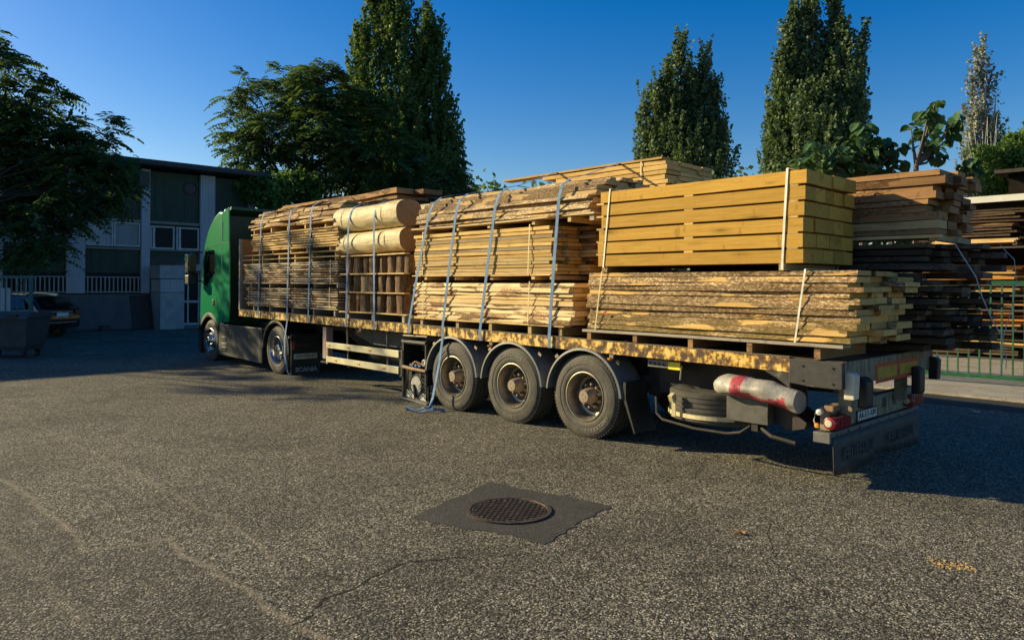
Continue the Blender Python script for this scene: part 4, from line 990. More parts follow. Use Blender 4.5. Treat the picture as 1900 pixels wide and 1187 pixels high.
# roof lamps, mirror, windscreen, grille
MB().lathe([(0, .05), (.07, .05), (.11, .02), (.115, 0)], 16, 'z', (-14.9, .25, 3.60)).build('roof_lamp', M['bluebit'], K, sm=True)
MB().box(-15.35, -15.18, .15, .32, 3.40, 3.47).build('roof_lamp', M['chrome'], K, bevel=.02)
MB().tube([(-14.45, .12, 3.6), (-14.40, .12, 3.86)], .006, 6).build('antenna', M['black'], K)
mm = part_empty('mirror', K, (-15.9, -.2, 2.3))
MB().box(-15.95, -15.74, -.36, -.16, 2.14, 2.60).build('mirror_housing', M['black'], mm, bevel=.04)
MB().box(-15.96, -15.82, -.37, -.15, 2.42, 2.61).build('mirror_cap', M['green'], mm, bevel=.03)
MB().box(-15.715, -15.70, -.36, -.17, 2.18, 2.58).build('mirror_glass', M['glass'], mm)
MB().box(-15.95, -15.72, -.36, -.15, 1.86, 2.10).build('mirror_housing', M['black'], mm, bevel=.03)
MB().tube([(-15.8, .02, 2.66), (-15.82, -.22, 2.68), (-15.82, -.25, 1.98), (-15.8, .02, 1.94)], .02, 8).build('mirror_arm', M['black'], mm)
MB().prism([(-15.66, 2.82), (-15.80, 2.42), (-15.90, 1.80), (-15.94, 1.80), (-15.84, 2.42), (-15.70, 2.84)], .12, 2.38, 'y').build('windscreen', M['glass'], K)
MB().box(-15.98, -15.92, .15, 2.35, .45, 1.5).build('grille', M['black'], K, bevel=.02)
bp = MB().prism([(-16.00, .18), (-15.80, .16), (-15.84, .60), (-15.86, .83), (-15.97, .92)], .0, 2.5, 'y').build('bumper', M['black'], K)
MB().box(-16.02, -15.94, .1, .45, .5, .72).build('headlight', M['glass'], K, bevel=.02)
MB().box(-16.02, -15.94, 2.05, 2.4, .5, .72).build('headlight', M['glass'], K, bevel=.02)
def fender(cx, r0, r1, y0, y1, a0, a1, mat, nm):
    o_ = archprof(cx, .50, r1, a0, a1, 20); i_ = archprof(cx, .50, r0, a1, a0, 20)
    return MB().prism(o_+i_, y0, y1, 'y').build(nm, mat, K, bevel=.012, sm=True)
fender(-15.34, .57, .68, .0, .38, 18, 160, M['black'], 'wheel_arch'); fender(-15.34, .57, .68, 2.12, 2.5, 18, 160, M['black'], 'wheel_arch')
fender(-11.72, .565, .63, .0, .60, -5, 178, M['black'], 'rear_fender'); fender(-11.72, .565, .63, 1.9, 2.5, -5, 178, M['black'], 'rear_fender')
# skirt
sk = MB().prism([(-14.70, .20), (-12.36, .17), (-12.36, .93), (-14.64, .93), (-14.72, .62)], .0, .05, 'y').build('side_skirt', M['skirt'], K, bevel=.02)
MB().prism([(-14.70, .20), (-12.36, .17), (-12.36, .90), (-14.64, .90)], 2.45, 2.5, 'y').build('side_skirt', M['skirt'], K, bevel=.02)
MB().box(-14.60, -12.4, .06, .5, .22, .88).build('battery_box', M['black'], K)
for (x0_, x1_, z0_, z1_, m_) in ((-14.52, -14.22, .52, .64, 'black'), (-14.50, -14.24, .28, .40, 'black'), (-14.60, -14.38, .90, .96, 'greypl')):
    MB().box(x0_, x1_, -.006, .01, z0_, z1_).build('step_recess', M[m_], K, bevel=.015 if m_ == 'black' else .01)
MB().box(-14.54, -14.2, -.008, .0, .44, .50).build('step_plate', M['greypl'], K, bevel=.006)
for x in (-12.95, -14.0): MB().box(x-.035, x+.035, -.008, -.001, .71, .76).build('side_marker_lamp', M['amber'], K)
MB().box(-12.44, -12.40, -.004, .0, .24, .9).build('skirt_seam', M['black'], K)
# chassis
for y0 in (.78, 1.64): MB().box(-15.9, -10.95, y0, y0+.08, .70, .97).build('chassis_beam', M['chass'], K)
MB().tube([(-11.72, .5, .5), (-11.72, 2.0, .5)], .12, 14).build('axle', M['chass'], K)
MB().box(-12.4, -11.0, .9, 1.6, .98, 1.10).build('fifth_wheel', M['chass'], K)
# rear mudflap panel
MB().box(-11.06, -11.03, .03, .68, .03, .86).build('mudflap', M['black'], K); MB().box(-11.06, -11.03, 1.82, 2.47, .03, .86).build('mudflap', M['black'], K)
MB().box(-11.028, -11.02, .08, .60, .355, .465).build('number_plate', M['offw'], K)
text_mesh('plate_text', 'GW-549-RF', .10, M['black'], K, (-11.018, .34, .41), (PI/2, 0, PI/2), .001, .86)
text_mesh('flap_text', 'SCANIA', .125, simple('grey_flap_print', (.33, .32, .30), .6), K, (-11.027, .36, .135), (PI/2, 0, PI/2), .001, 1.1, bold=.004)
MB().box(-11.03, -10.98, .05, .09, .56, .72).build('tail_lamp', M['red'], K, bevel=.008)
MB().box(-11.028, -11.01, .10, .40, .63, .655).build('tail_lamp_strip', M['red'], K)
MB().lathe([(.0, .035), (-.03, .03), (-.035, 0)], 12, 'y', (-11.06, .01, .80)).build('work_lamp', M['chrome'], K, sm=True)

# ------------------------------------------------------------------ building on the left
BX = -30.
Bd = thing('workshop_building', 'two-storey dark green clad workshop with pale ribbed pillars and white balcony railings', 'building', (BX, 0, 0))
Y0, Y1 = -24., 7.6
MB().box(BX-9, BX, Y0, Y1, 0, 6.62).build('wall', M['clad'], Bd)
MB().box(BX-.3, BX+.02, Y0, Y1, 1.40, 1.47).build('ledge', M['roofm'], Bd)
MB().box(BX-.2, BX+.012, Y0, 3.0, 0, 1.40).build('plinth', M['concrete'], Bd)
rf = MB().prism([(BX-9.3, 6.62), (BX+.75, 6.72), (BX+.78, 6.80), (BX+.75, 6.98), (BX-4, 7.25), (BX-9.3, 6.9)], Y0-.4, Y1+.5, 'y').build('roof', M['roofm'], Bd)
MB().tube([(BX+.82, Y0, 6.78), (BX+.82, Y1+.4, 6.80)], .07, 8).build('gutter', M['roofm'], Bd)
for (a, b_, m_) in ((-6.0, -5.66, 'pillar'), (-2.7, -2.04, 'pillar'), (.0, .66, 'pillar'), (2.72, 3.06, 'pillar'), (5.12, 5.76, 'pillar'), (7.3, 7.6, 'pillar'), (-9.6, -9.2, 'pillar')):
    MB().box(BX-.1, BX+.16, a, b_, 1.47 if a < 3 else .1, 6.64 if a > .5 else 6.64).build('pillar', M[m_], Bd, bevel=.01)
def railing(a, b_, z0=1.50, z1=2.14, pitch=.145):
    mb = MB(); mb.box(BX+.10, BX+.15, a, b_, z1-.04, z1); mb.box(BX+.10, BX+.15, a, b_, z0, z0+.04)
    n = int((b_-a)/pitch)
    for k in range(n): 
        y = a+(k+.5)*(b_-a)/n; mb.box(BX+.11, BX+.14, y-.022, y+.022, z0+.04, z1-.04)
    mb.build('railing', M['wwhite'], Bd)
    MB().box(BX+.002, BX+.008, a, b_, 1.5, 2.3).build('dark_opening', M['panedark'], Bd)
for a, b_ in ((-5.6, -2.72), (-2.0, -.02), (.68, 2.70)): railing(a, b_)
def window(a, b_, z0, z1, kind):
    w_ = part_empty('window', Bd, (BX, a, z0)); f = .06
    fr = MB(); fr.box(BX, BX+.09, a, b_, z0, z0+f); fr.box(BX, BX+.09, a, b_, z1-f, z1); fr.box(BX, BX+.09, a, a+f, z0+f, z1-f); fr.box(BX, BX+.09, b_-f, b_, z0+f, z1-f)
    fr.build('frame', M['winfr'], w_)
    MB().box(BX+.01, BX+.03, a+f, b_-f, z0+f, z1-f).build('pane' if kind == 'glass' else 'blind', M['panedark' if kind == 'glass' else kind], w_)
    if kind == 'glass': MB().box(BX+.031, BX+.05, a+f+.05, a+f+.14, z0+f, z1-f).build('mullion', M['winfr'], w_)
window(.69, 1.68, 3.38, 4.38, 'blindw'); window(1.70, 2.70, 3.38, 4.38, 'blind')
window(3.09, 4.06, 3.34, 4.30, 'glass'); window(4.14, 5.09, 3.34, 4.30, 'glass')
window(-2.0, -1.0, 3.38, 4.38, 'blind'); window(-.98, -.02, 3.38, 4.38, 'blind'); window(-5.6, -4.2, 3.38, 4.38, 'blind')
for (a, b_) in ((.66, 2.72), (3.06, 5.12), (-2.04, 0), (-5.66, -2.7)):
    MB().box(BX-.02, BX+.12, a+.002, b_-.002, 4.40, 4.50).build('lintel', M['greypl'], Bd); MB().box(BX-.02, BX+.10, a+.002, b_-.002, 3.26, 3.33).build('sill', M['greypl'], Bd)
MB().lathe([(0, .30), (.06, .30), (.07, .24), (.03, .22), (.03, 0)], 24, 'x', (BX+.0, 4.75, 6.0)).build('round_vent', M['black'], Bd)
MB().box(BX+.1, BX+.45, 2.55, 2.95, 5.9, 6.5).build('gutter_box', M['roofm'], Bd)
# entrance
MB().box(BX-.1, BX+.012, 3.1, 5.1, 0, 2.95).build('entrance_recess', M['black'], Bd)
MB().box(BX+.0, BX+1.3, 3.12, 4.06, 0.0, 1.50).build('entrance_wall', M['wwhite'], Bd)
MB().box(BX+.0, BX+1.3, 3.12, 4.06, 1.52, 2.05).build('entrance_vent', M['blindw'], Bd)
MB().box(BX+.0, BX+1.34, 3.08, 4.08, 2.08, 2.62).build('entrance_box', M['wwhite'], Bd)
MB().box(BX+.0, BX+1.2, 4.10, 5.2, 2.42, 2.70).build('canopy', M['wwhite'], Bd)
d_ = part_empty('door', Bd, (BX, 4.2, 0))
fr = MB()
for y in (4.12, 4.60, 5.06): fr.box(BX+.02, BX+.10, y, y+.07, .08, 2.4)
for z in (.08, 1.05, 2.33): fr.box(BX+.02, BX+.095, 4.19, 5.06, z, z+.09)
fr.build('frame', M['winfr'], d_); MB().box(BX+.03, BX+.045, 4.19, 5.06, .1, 2.33).build('pane', M['panedark'], d_)
MB().box(BX+.0, BX+1.0, 4.1, 5.3, 0, .08).build('doorstep', M['concrete'], Bd)
# lower dark wing beyond
t = thing('low_shed', 'low dark shed beyond the workshop, its roof just over the cab', 'shed', (-31, 12, 0))
MB().box(-36, -30.4, 7.9, 17, 0, 4.8).build('wall', M['clad'], t); MB().prism([(-36.3, 4.8), (-30.0, 4.8), (-30.0, 4.95), (-36.3, 5.5)], 7.8, 17.3, 'y').build('roof', M['roofm'], t)
# leaning sheets
t = thing('leaning_grey_sheets', 'grey-mauve corrugated sheets leaning on the plinth under the balcony, beside the car', 'metal sheets', (BX+.4, 1.0, 0))
for k, (a, b_, th, m_) in enumerate(((-.3, 2.05, .0, 'sheetg'), (.15, 2.25, .05, 'sheetg'))):
    MB().prism([(BX+.60+th, .02), (BX+.10+th, 1.36), (BX+.13+th, 1.37), (BX+.63+th, .03)], a, b_, 'y').build('sheet', M[m_], t)
t = thing('leaning_brown_sheets', 'dark brown corrugated sheets leaning beside the entrance wall', 'metal sheets', (BX+.4, 2.6, 0))
MB().prism([(BX+.60, .02), (BX+.10, 1.36), (BX+.13, 1.37), (BX+.63, .03)], 2.27, 3.02, 'y').build('sheet', M['sheetb'], t)
tag(MB().box(-29.1, -28.9, 1.0, 1.35, 0.0, .22).build('block', M['black'], None, off=(-29, 1.2, 0), bevel=.02), 'small dark block on the ground in front of the leaning grey sheets', 'block')
# ------------------------------------------------------------------ car
Cr = thing('parked_car', 'black estate car parked nose-away beside the leaning sheets', 'car', (0, 0, 0))
# built nose towards -X, rear at x=+.2 ; local then placed
ox, oy = 0, 0
def CP(u, v, z): return (ox-u, oy+v, z)
pb = [(0.02, .35), (-.02, .60), (.02, .95), (.10, 1.0), (.55, 1.42), (.80, 1.46), (2.2, 1.46), (2.9, 1.30), (3.45, .98), (4.3, .86), (4.55, .62), (4.55, .30), (4.2, .25), (.3, .25)]
hw = {}
def tumble(z): return .92-.22*max(0, (z-.95)/.5)
mb = MB(); vs = []; n = len(pb)
for sgn in (-1, 1):
    for (u, z) in pb: vs.append(CP(u, sgn*tumble(z)*(.94 if u < .05 or u > 4.3 else 1), z))
mb.add(vs, [tuple(range(n)), tuple(range(2*n-1, n-1, -1))]+[(i, i+n, (i+1) % n+n, (i+1) % n) for i in range(n)])
mb.build('body', M['carp'], Cr, bevel=.06, sm=True, seg=3)
MB().add([CP(.115, -.62, 1.04), CP(.115, .62, 1.04), CP(.50, .55, 1.38), CP(.50, -.55, 1.38)], [(0, 1, 2, 3)]).build('rear_window', M['glass'], Cr).location += Vector((.03, 0, .03))
for s_ in (-1, 1):
    sw = MB(); sw.add([CP(.55, s_*.925, 1.02), CP(.85, s_*.765, 1.37), CP(2.2, s_*.765, 1.38), CP(2.85, s_*.83, 1.22), CP(3.2, s_*.925, 1.02)], [(0, 1, 2, 3, 4)]); sw.build('side_window', M['glass'], Cr)
    MB().add([CP(-.035, s_*.58, .80), CP(-.035, s_*.88, .78), CP(-.01, s_*.90, .95), CP(-.01, s_*.62, .93), CP(.25, s_*.935, .92), CP(.22, s_*.935, .80)], [(0, 1, 2, 3), (1, 5, 4, 2)]).build('tail_light', M['red'], Cr)
    for u in (.85, 3.65):
        wc = part_empty('wheel', Cr, CP(u, s_*.84, .32))
        c = CP(u, s_*.82, .32)
        MB().lathe([(-.11, .20), (-.11, .31), (-.07, .335), (.07, .335), (.11, .31), (.11, .20)], 32, 'y', c).build('tyre', M['tyred'], wc, sm=True)
        MB().lathe([(-.09, .21), (-.06, .18), (-.07, 0)], 20, 'y', c).build('rim', M['dirtysteel'], wc); 
    MB().ribbon([CP(.75, s_*.70, 1.475), CP(1.5, s_*.70, 1.52), (CP(2.5, s_*.70, 1.475))], (0, 1, 0), .04, .03).build('roof_rail', M['chrome'], Cr)
MB().box(ox+.025, ox+.034, oy-.26, oy+.26, .74, .86).build('number_plate', M['paper'], Cr)
MB().box(ox+.02, ox+.03, oy-.65, oy+.65, .52, .535).build('bumper_trim', M['chrome'], Cr)
MB().box(ox+.02, ox+.032, oy-.45, oy+.45, .885, .90).build('tailgate_trim', M['chrome'], Cr)
Cr.location = (-25.9, -.95, 0); Cr.rotation_euler = (0, 0, math.radians(38))
# ------------------------------------------------------------------ waste container
Wb = thing('waste_container', 'dark grey four-wheeled waste container with a white sticker at the left edge', 'bin', (0, 0, 0))
sh = MB(); vs = []
for z, a, b_ in ((.20, .56, .36), (.30, .60, .42), (.95, .68, .52), (1.0, .70, .54)):
    vs += [(-a, -b_, z), (a, -b_, z), (a, b_, z), (-a, b_, z)]
sh.add(vs, [(i*4+k, i*4+(k+1) % 4, (i+1)*4+(k+1) % 4, (i+1)*4+k) for i in range(3) for k in range(4)]+[(0, 1, 2, 3), (12, 13, 14, 15)])
sh.build('tub', M['binm'], Wb, bevel=.02)
lid = MB().prism([(-.56, 1.005), (.56, 1.005), (.56, 1.03), (.40, 1.12), (-.40, 1.14), (-.56, 1.03)], -.70, .70, 'x'); lid.box(-.73, .73, -.60, -.56, .97, 1.01)
lo = lid.build('lid', M['binm'], Wb, bevel=.01)
for x in (-.5, .35): MB().box(x-.12, x+.12, -.575, -.50, 1.02, 1.10).build('lid_handle', M['black'], lo, bevel=.01)
MB().box(-.60, -.42, -.505, -.50, .76, .92, Matrix.Rotation(-.12, 3, 'X')).build('sticker', M['paper'], Wb)
for x in (-.48, .48):
    for y in (-.3, .3): MB().lathe([(-.025, .05), (-.025, .085), (.025, .085), (.025, .05), (-.025, .05)], 20, 'x', (x, y, .085)).build('wheel', M['black'], Wb); MB().box(x-.05, x+.05, y-.05, y+.05, .13, .2).build('castor', M['chass'], Wb)
Wb.location = (-19.32, -3.42, 0); Wb.rotation_euler = (0, 0, math.atan2(RGT.y, RGT.x)+.06)
# green gate at the left edge
G_ = thing('green_gate', 'faded green metal gate frame with mesh behind the waste container', 'gate', (0, 0, 0))
fr = MB(); fr.tube([(0, 0, 0), (0, 0, 2.1)], .06, 8); fr.box(-2.6, .08, -.04, .04, 2.0, 2.08); fr.box(-2.6, 0, -.03, .03, .15, .2); fr.box(-2.6, 0, -.025, .025, 1.02, 1.06)
fr.build('frame', M['gategreen'], G_)
br_ = MB()
for k in range(14): br_.box(-.2-.18*k-.01, -.2-.18*k+.01, -.01, .01, .2, 2.0)
br_.build('bars', M['gategreen'], G_)
MB().box(-1.6, -.62, .03, .05, .9, 1.72).build('pale_panel', M['blindw'], G_)
G_.location = (-21.9, -2.55, 0); G_.rotation_euler = (0, 0, math.atan2(RGT.y, RGT.x))

# ------------------------------------------------------------------ green fence on the right
Fn = thing('green_metal_fence', 'green metal bar fence on the pavement behind the trailer tail', 'fence', (-.5, 9.3, .05))
def fy_(x): return 9.42+.10*(x+.5)
fr = MB()
fr.prism([(-9, 1.96), (8, 1.96), (8, 2.03), (-9, 2.03)], -.025, .025, 'y'); fr.prism([(-9, .16), (8, .16), (8, .23), (-9, .23)], -.025, .025, 'y')
fr.v = [(x, y+fy_(x), z) for x, y, z in fr.v]; fr.build('rails', M['fgreen'], Fn)
x = -8.9
while x < 8:
    MB().box(x-.013, x+.013, fy_(x)-.013, fy_(x)+.013, .231, 1.959).build('bar', M['fgreen'], Fn); x += .178
for x in (-8.95, -4.6, -.18+4.4, 8.0): MB().box(x-.04, x+.04, fy_(x)+.03, fy_(x)+.11, .05, 2.06).build('post', M['fgreen'], Fn)
# ------------------------------------------------------------------ storage shed with timber racks
Sh = thing('timber_storage_shed', 'open dark shed with a flat pale-edged roof behind the green fence', 'shed', (1, 20, .05))
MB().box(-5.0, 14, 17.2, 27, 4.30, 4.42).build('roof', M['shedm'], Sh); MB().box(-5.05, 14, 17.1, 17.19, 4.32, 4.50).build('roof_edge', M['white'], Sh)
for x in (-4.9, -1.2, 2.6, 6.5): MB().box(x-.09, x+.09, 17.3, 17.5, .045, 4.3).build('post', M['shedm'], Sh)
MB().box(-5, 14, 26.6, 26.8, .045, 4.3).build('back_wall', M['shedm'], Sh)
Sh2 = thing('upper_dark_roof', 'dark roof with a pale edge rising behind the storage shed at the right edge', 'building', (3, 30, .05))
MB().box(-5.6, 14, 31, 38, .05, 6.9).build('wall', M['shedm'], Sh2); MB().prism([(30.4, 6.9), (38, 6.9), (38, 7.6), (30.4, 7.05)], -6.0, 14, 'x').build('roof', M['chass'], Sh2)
k = 0
rack = []
for (x0_, x1_, y0_, y1_, lv) in ((-4.4, -1.6, 15.4, 17.0, ((.15, .75), (.9, 1.6), (1.8, 2.5), (3.1, 4.0))), (-1.2, 1.8, 15.6, 17.0, ((.15, .6), (.8, 1.25), (1.5, 1.9), (2.15, 2.8), (3.05, 4.1))), (2.2, 5.0, 15.4, 17, ((.15, .8), (1.0, 1.7), (2, 2.6), (3.1, 4.0)))):
    for (za, zb) in lv:
        nm = ['dark stack of boards', 'orange sunlit stack of boards', 'pale stack of boards'][k % 3]
        b = thing('stored_timber', '%s on the %s shelf, %s bay of the rack' % (nm[:-10], ['lowest', 'second', 'third', 'fourth', 'top'][[q_[0] for q_ in lv].index(za)], 'left' if x0_ < -4 else 'middle' if x0_ < 0 else 'right'), 'timber stack', ((x0_+x1_)/2, (y0_+y1_)/2, za), 'timber stored in the shed')
        nl = max(2, int((zb-za)/.075))
        for i in range(nl):
            z = za+i*(zb-za)/nl
            for j in range(2):
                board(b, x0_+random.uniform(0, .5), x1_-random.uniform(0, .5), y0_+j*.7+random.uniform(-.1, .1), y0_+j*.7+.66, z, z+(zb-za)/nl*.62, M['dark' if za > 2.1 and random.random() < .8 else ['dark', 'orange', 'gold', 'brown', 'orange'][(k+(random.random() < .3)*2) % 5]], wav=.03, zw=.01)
        for x in (x0_+.4, x1_-.4): MB().box(x-.05, x+.05, y0_+.05, y1_, za-.09, za-.005).build('bearer', M['dark'], b)
        k += 1
t = thing('pale_plank_stack', 'bright pale planks laid high between the rear stacks and the shed', 'timber stack', (-2.8, 15, 3.0), 'timber stored in the shed')
for k in range(3): board(t, -3.6, -1.75, 14.2+.2*k, 14.38+.2*k, 3.02+.04*k, 3.06+.04*k, M['pale'], wav=.006)
t2_ = thing('storage_rack', 'dark steel rack posts holding the stored timber under the shed edge', 'rack', (0, 15.3, .05))
for x in (-4.6, -1.4, 2.0, 5.2):
    for y in (14.3, 17.05): MB().box(x-.05, x+.05, y-.05, y+.05, .046, 3.6).build('post', M['roofm'], t2_)
for z in (.05, .78, 1.30, 1.68, 1.95, 2.92): MB().box(-4.6, 5.2, 15.2, 15.28, z, z+.045).build('rail', M['roofm'], t2_)
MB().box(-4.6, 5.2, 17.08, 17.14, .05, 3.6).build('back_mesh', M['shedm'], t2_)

# ------------------------------------------------------------------ trees
def quads_mesh(name, V, mat, parent, k=4):
    """V: (n,k,3) world coords"""
    n = V.shape[0]; me = bpy.data.meshes.new(name)
    off = np.array(wo(parent)); co_ = (V-off).reshape(-1, 3).astype(np.float32)
    me.vertices.add(n*k); me.vertices.foreach_set('co', co_.ravel()); me.loops.add(n*k); me.loops.foreach_set('vertex_index', np.arange(n*k, dtype=np.int32))
    me.polygons.add(n); me.polygons.foreach_set('loop_start', np.arange(0, n*k, k, dtype=np.int32)); me.polygons.foreach_set('loop_total', np.full(n, k, dtype=np.int32))
    me.update(); me.validate(); me.materials.append(mat)
    ob = bpy.data.objects.new(name, me); COL.objects.link(ob); ob.parent = parent; return ob
def unit(a): return a/np.maximum(np.linalg.norm(a, axis=-1, keepdims=True), 1e-9)
def leaf_quads(P, size, up=.0, elong=1.5, norm=None):
    """rhombic leaves at points P (n,3)"""
    n = len(P); d = unit(RNG.normal(size=(n, 3))+np.array([0, 0, up])); r = unit(np.cross(d, RNG.normal(size=(n, 3))))
    s = size*RNG.uniform(.65, 1.3, (n, 1))
    return np.stack([P-d*s*elong*.5, P+r*s*.5, P+d*s*elong*.5, P-r*s*.5], 1)
def trunk(parent, pts, rs, mat=None, name='trunk', n=10):
    return MB().tube(pts, rs, n).build(name, mat or M['trunk'], parent, sm=True)
def spire_pts(base, top, rad, n, clump, lean=(0, 0), k=None, lo=0.):
    """points for a narrow upright poplar branch system: clumps follow steep shoots"""
    base = np.array(base, float); H = top-base[2]; ns = k or int(max(12, H*rad*11))
    out = []; per = max(4, n//ns)
    for _ in range(ns):
        u = RNG.uniform(lo, 1)**.85; prof = 1.35*rad*min(1, (1-u)/.62)**.7*(.6+.4*min(1, u/.12))
        a = RNG.uniform(0, 2*PI); rr = prof*math.sqrt(RNG.uniform(.25, 1))
        c = np.array([base[0]+rr*math.cos(a)+lean[0]*u, base[1]+rr*math.sin(a)+lean[1]*u, base[2]+H*u])
        L = clump*RNG.uniform(1.6, 3.4); s = clump*RNG.uniform(.13, .30)
        t = RNG.uniform(-.5, .5, per); taper = (1.1-(t+.5))**.7
        p = c+np.stack([RNG.normal(0, s, per)*taper+t*L*.30*math.cos(a), RNG.normal(0, s, per)*taper+t*L*.30*math.sin(a), t*L], 1)
        out.append(p)
    return np.concatenate(out)
def poplar(label, D, spires, basepx, n, size, mat, group=None, name='poplar_tree', clump=.8, stem='trunk'):
    """spires: (px x, px top, px radius, px bottom)"""
    b = at(basepx, 529, D); t = thing(name, label, 'tree', (b.x, b.y, 0), group)
    s = D/1355.37; W = sum((bt-tp)*r for _, tp, r, bt in spires); P_ = []
    for (x, tp, r, bt) in spires:
        lo = at(x*.75+basepx*.25, bt, D); hi = at(x, tp, D); dd = random.uniform(-.8, .8)*r*s
        b0 = (lo.x-FWD.x*dd, lo.y-FWD.y*dd, lo.z)
        P_.append(spire_pts(b0, hi.z, r*s, int(n*(bt-tp)*r/W), clump, lean=(hi.x-lo.x, hi.y-lo.y)))
        trunk(t, [(b.x, b.y, max(0, lo.z*.25)), ((b.x+b0[0])/2, (b.y+b0[1])/2, lo.z*.6), b0, ((b0[0]+hi.x)/2, (b0[1]+hi.y)/2, (lo.z+hi.z)/2), (hi.x, hi.y, hi.z-.8)], [.22, .17, .13, .08, .015], M[stem], 'limb', 7)
    P_ = np.concatenate(P_)
    quads_mesh('crown', leaf_quads(P_, size, .3, 1.25), M[mat], t)
    trunk(t, [(b.x, b.y, -.1), (b.x, b.y, 2), (b.x, b.y, 5)], [.5, .42, .3], M[stem])
    return t
poplar('tallest dark poplar in the middle, running out of the top of the picture', 44, [(700, -85, 42, 380), (745, -60, 40, 380), (668, 60, 34, 360), (785, 15, 40, 380), (812, 55, 34, 380), (760, 180, 60, 400), (828, 190, 36, 380), (845, 260, 32, 390), (690, 180, 60, 400), (655, 170, 26, 360), (800, 280, 60, 410), (850, 310, 28, 400)], 745, 88000, .165, 'lf_pop', clump=.75)
poplar('smaller poplar with a split twin top left of the largest right-hand poplar', 60, [(1262, 76, 24, 350), (1306, 92, 16, 350), (1240, 120, 22, 350), (1218, 160, 20, 350), (1195, 178, 20, 350), (1285, 150, 34, 350), (1325, 165, 22, 350), (1336, 240, 22, 350), (1250, 210, 50, 355), (1300, 230, 50, 355)], 1264, 42000, .215, 'lf_pop2', clump=1.0)
poplar('broad tall poplar with ragged spires behind the squared beams', 50, [(1510, -12, 34, 350), (1548, -6, 24, 350), (1480, 12, 26, 350), (1462, 60, 24, 350), (1448, 120, 26, 350), (1432, 210, 24, 350), (1428, 270, 24, 350), (1560, 60, 36, 350), (1603, 56, 13, 300), (1595, 120, 20, 320), (1530, 120, 60, 360), (1490, 180, 60, 360), (1590, 200, 28, 350)], 1515, 62000, .195, 'lf_pop2', clump=.9)
# sparse grey tree
poplar('sparse silvery tree with pale bare stems at the right', 40, [(1830, 86, 16, 330), (1812, 130, 16, 340), (1848, 150, 16, 340), (1822, 200, 24, 350), (1850, 230, 16, 350), (1806, 235, 16, 350)], 1832, 9500, .125, 'lf_birch', name='silvery_tree', clump=.7, stem='whitestem')
t = thing('bamboo_clump', 'pale thin upright stems with yellow-green leaves below the silvery tree', 'plant', tuple(at(1832, 529, 37)), None)
mb = MB()
for k in range(26):
    a = at(1832+random.gauss(0, 13), 400, 37+random.uniform(-1, 1)); b_ = at(1832+random.gauss(0, 22), random.uniform(215, 300), 37); mb.tube([(a.x, a.y, 0), tuple(a), tuple(b_)], [.03, .025, .01], 5)
mb.build('stems', M['whitestem'], t)
P_ = np.array([tuple(at(1832+random.gauss(0, 18), random.uniform(270, 372), 37+random.uniform(-1.5, 1.5))) for _ in range(2600)]); quads_mesh('leaves', leaf_quads(P_, .11, -.3, 2.4), M['lf_hedge'], t)

# --- pinnate-leaved trees (ailanthus-like): fronds of paired leaflets at the twig ends
def fronds(tips, dirs, per, length, npair, lw, droop=.55, spread=1.1):
    out = []
    n = len(tips)
    for t_, d0 in zip(tips, dirs):
        m = int(per*random.uniform(.7, 1.3))
        az = RNG.uniform(0, 2*PI, m); el = RNG.uniform(-.35, .9, m)
        D_ = np.stack([np.cos(az)*np.cos(el), np.sin(az)*np.cos(el), np.sin(el)], 1)*spread+np.array(d0)*.8; D_ = unit(D_)
        L = length*RNG.uniform(.65, 1.2, m)
        side = unit(np.cross(D_, np.array([0, 0, 1.])+RNG.normal(0, .25, (m, 3))))
        for j in range(npair):
            u = (j+1)/(npair+.5)
            c = np.array(t_)+D_*(L*u)[:, None]+np.array([0, 0, -1.])*(droop*L*u*u)[:, None]
            for sg in (-1, 1):
                ld = unit(side*sg+D_*.35+np.array([0, 0, -.45])); ll = (L*.30*(1-.5*abs(u-.5)))[:, None]; wv = unit(np.cross(ld, np.array([0, 0, 1.])+RNG.normal(0, .3, (m, 3))))*ll*lw
                out.append(np.stack([c, c+ld*ll*.4+wv, c+ld*ll, c+ld*ll*.4-wv], 1))
    return np.concatenate(out)
def pinnate_tree(label, D, blobs, base, ntips, per, length, npair, mat, lw=.22, depth=1.0, rtr=.22, fork=None, group=None, name='pinnate_tree', world=()):
    """blobs: (px, py, r px, depth offset m)"""
    s = D/1355.37; b = Vector(base); t = thing(name, label, 'tree', tuple(b), group)
    fk = Vector(fork) if fork else b+Vector((0, 0, 2.5))
    trunk(t, [b-Vector((0, 0, .1)), b.lerp(fk, .5)+Vector((.1, .05, 0)), fk], [rtr, rtr*.85, rtr*.7])
    tips = []; dirs = []; lim = MB()
    bl = [(at(px, py, D+do), r*s) for (px, py, r, do) in blobs]+[(Vector(c_), r_) for c_, r_ in world]; tot = sum(r_*r_ for _, r_ in bl)
    for (c, R_) in bl:
        mid = fk.lerp(c, .5)+Vector((random.uniform(-.3, .3), random.uniform(-.3, .3), .3)); lim.tube([fk, mid, c], [rtr*.32, rtr*.2, rtr*.1], 6)
        for _ in range(max(3, int(ntips*R_*R_/tot))):
            v = Vector(RNG.normal(size=3)).normalized(); q_ = c+Vector((v.x*R_*depth, v.y*R_*depth, v.z*R_))*random.uniform(.45, 1)**.6
            tips.append(tuple(q_)); dirs.append(tuple(v))
            if random.random() < .55: lim.tube([c+(q_-c)*.05, (c+q_)/2+Vector((0, 0, -.06*R_)), q_], [rtr*.11, rtr*.07, .008], 4)
    lim.build('limbs', M['limbdark'], t)
    quads_mesh('crown', fronds(tips, dirs, per, length, npair, lw), M[mat], t)
    return t
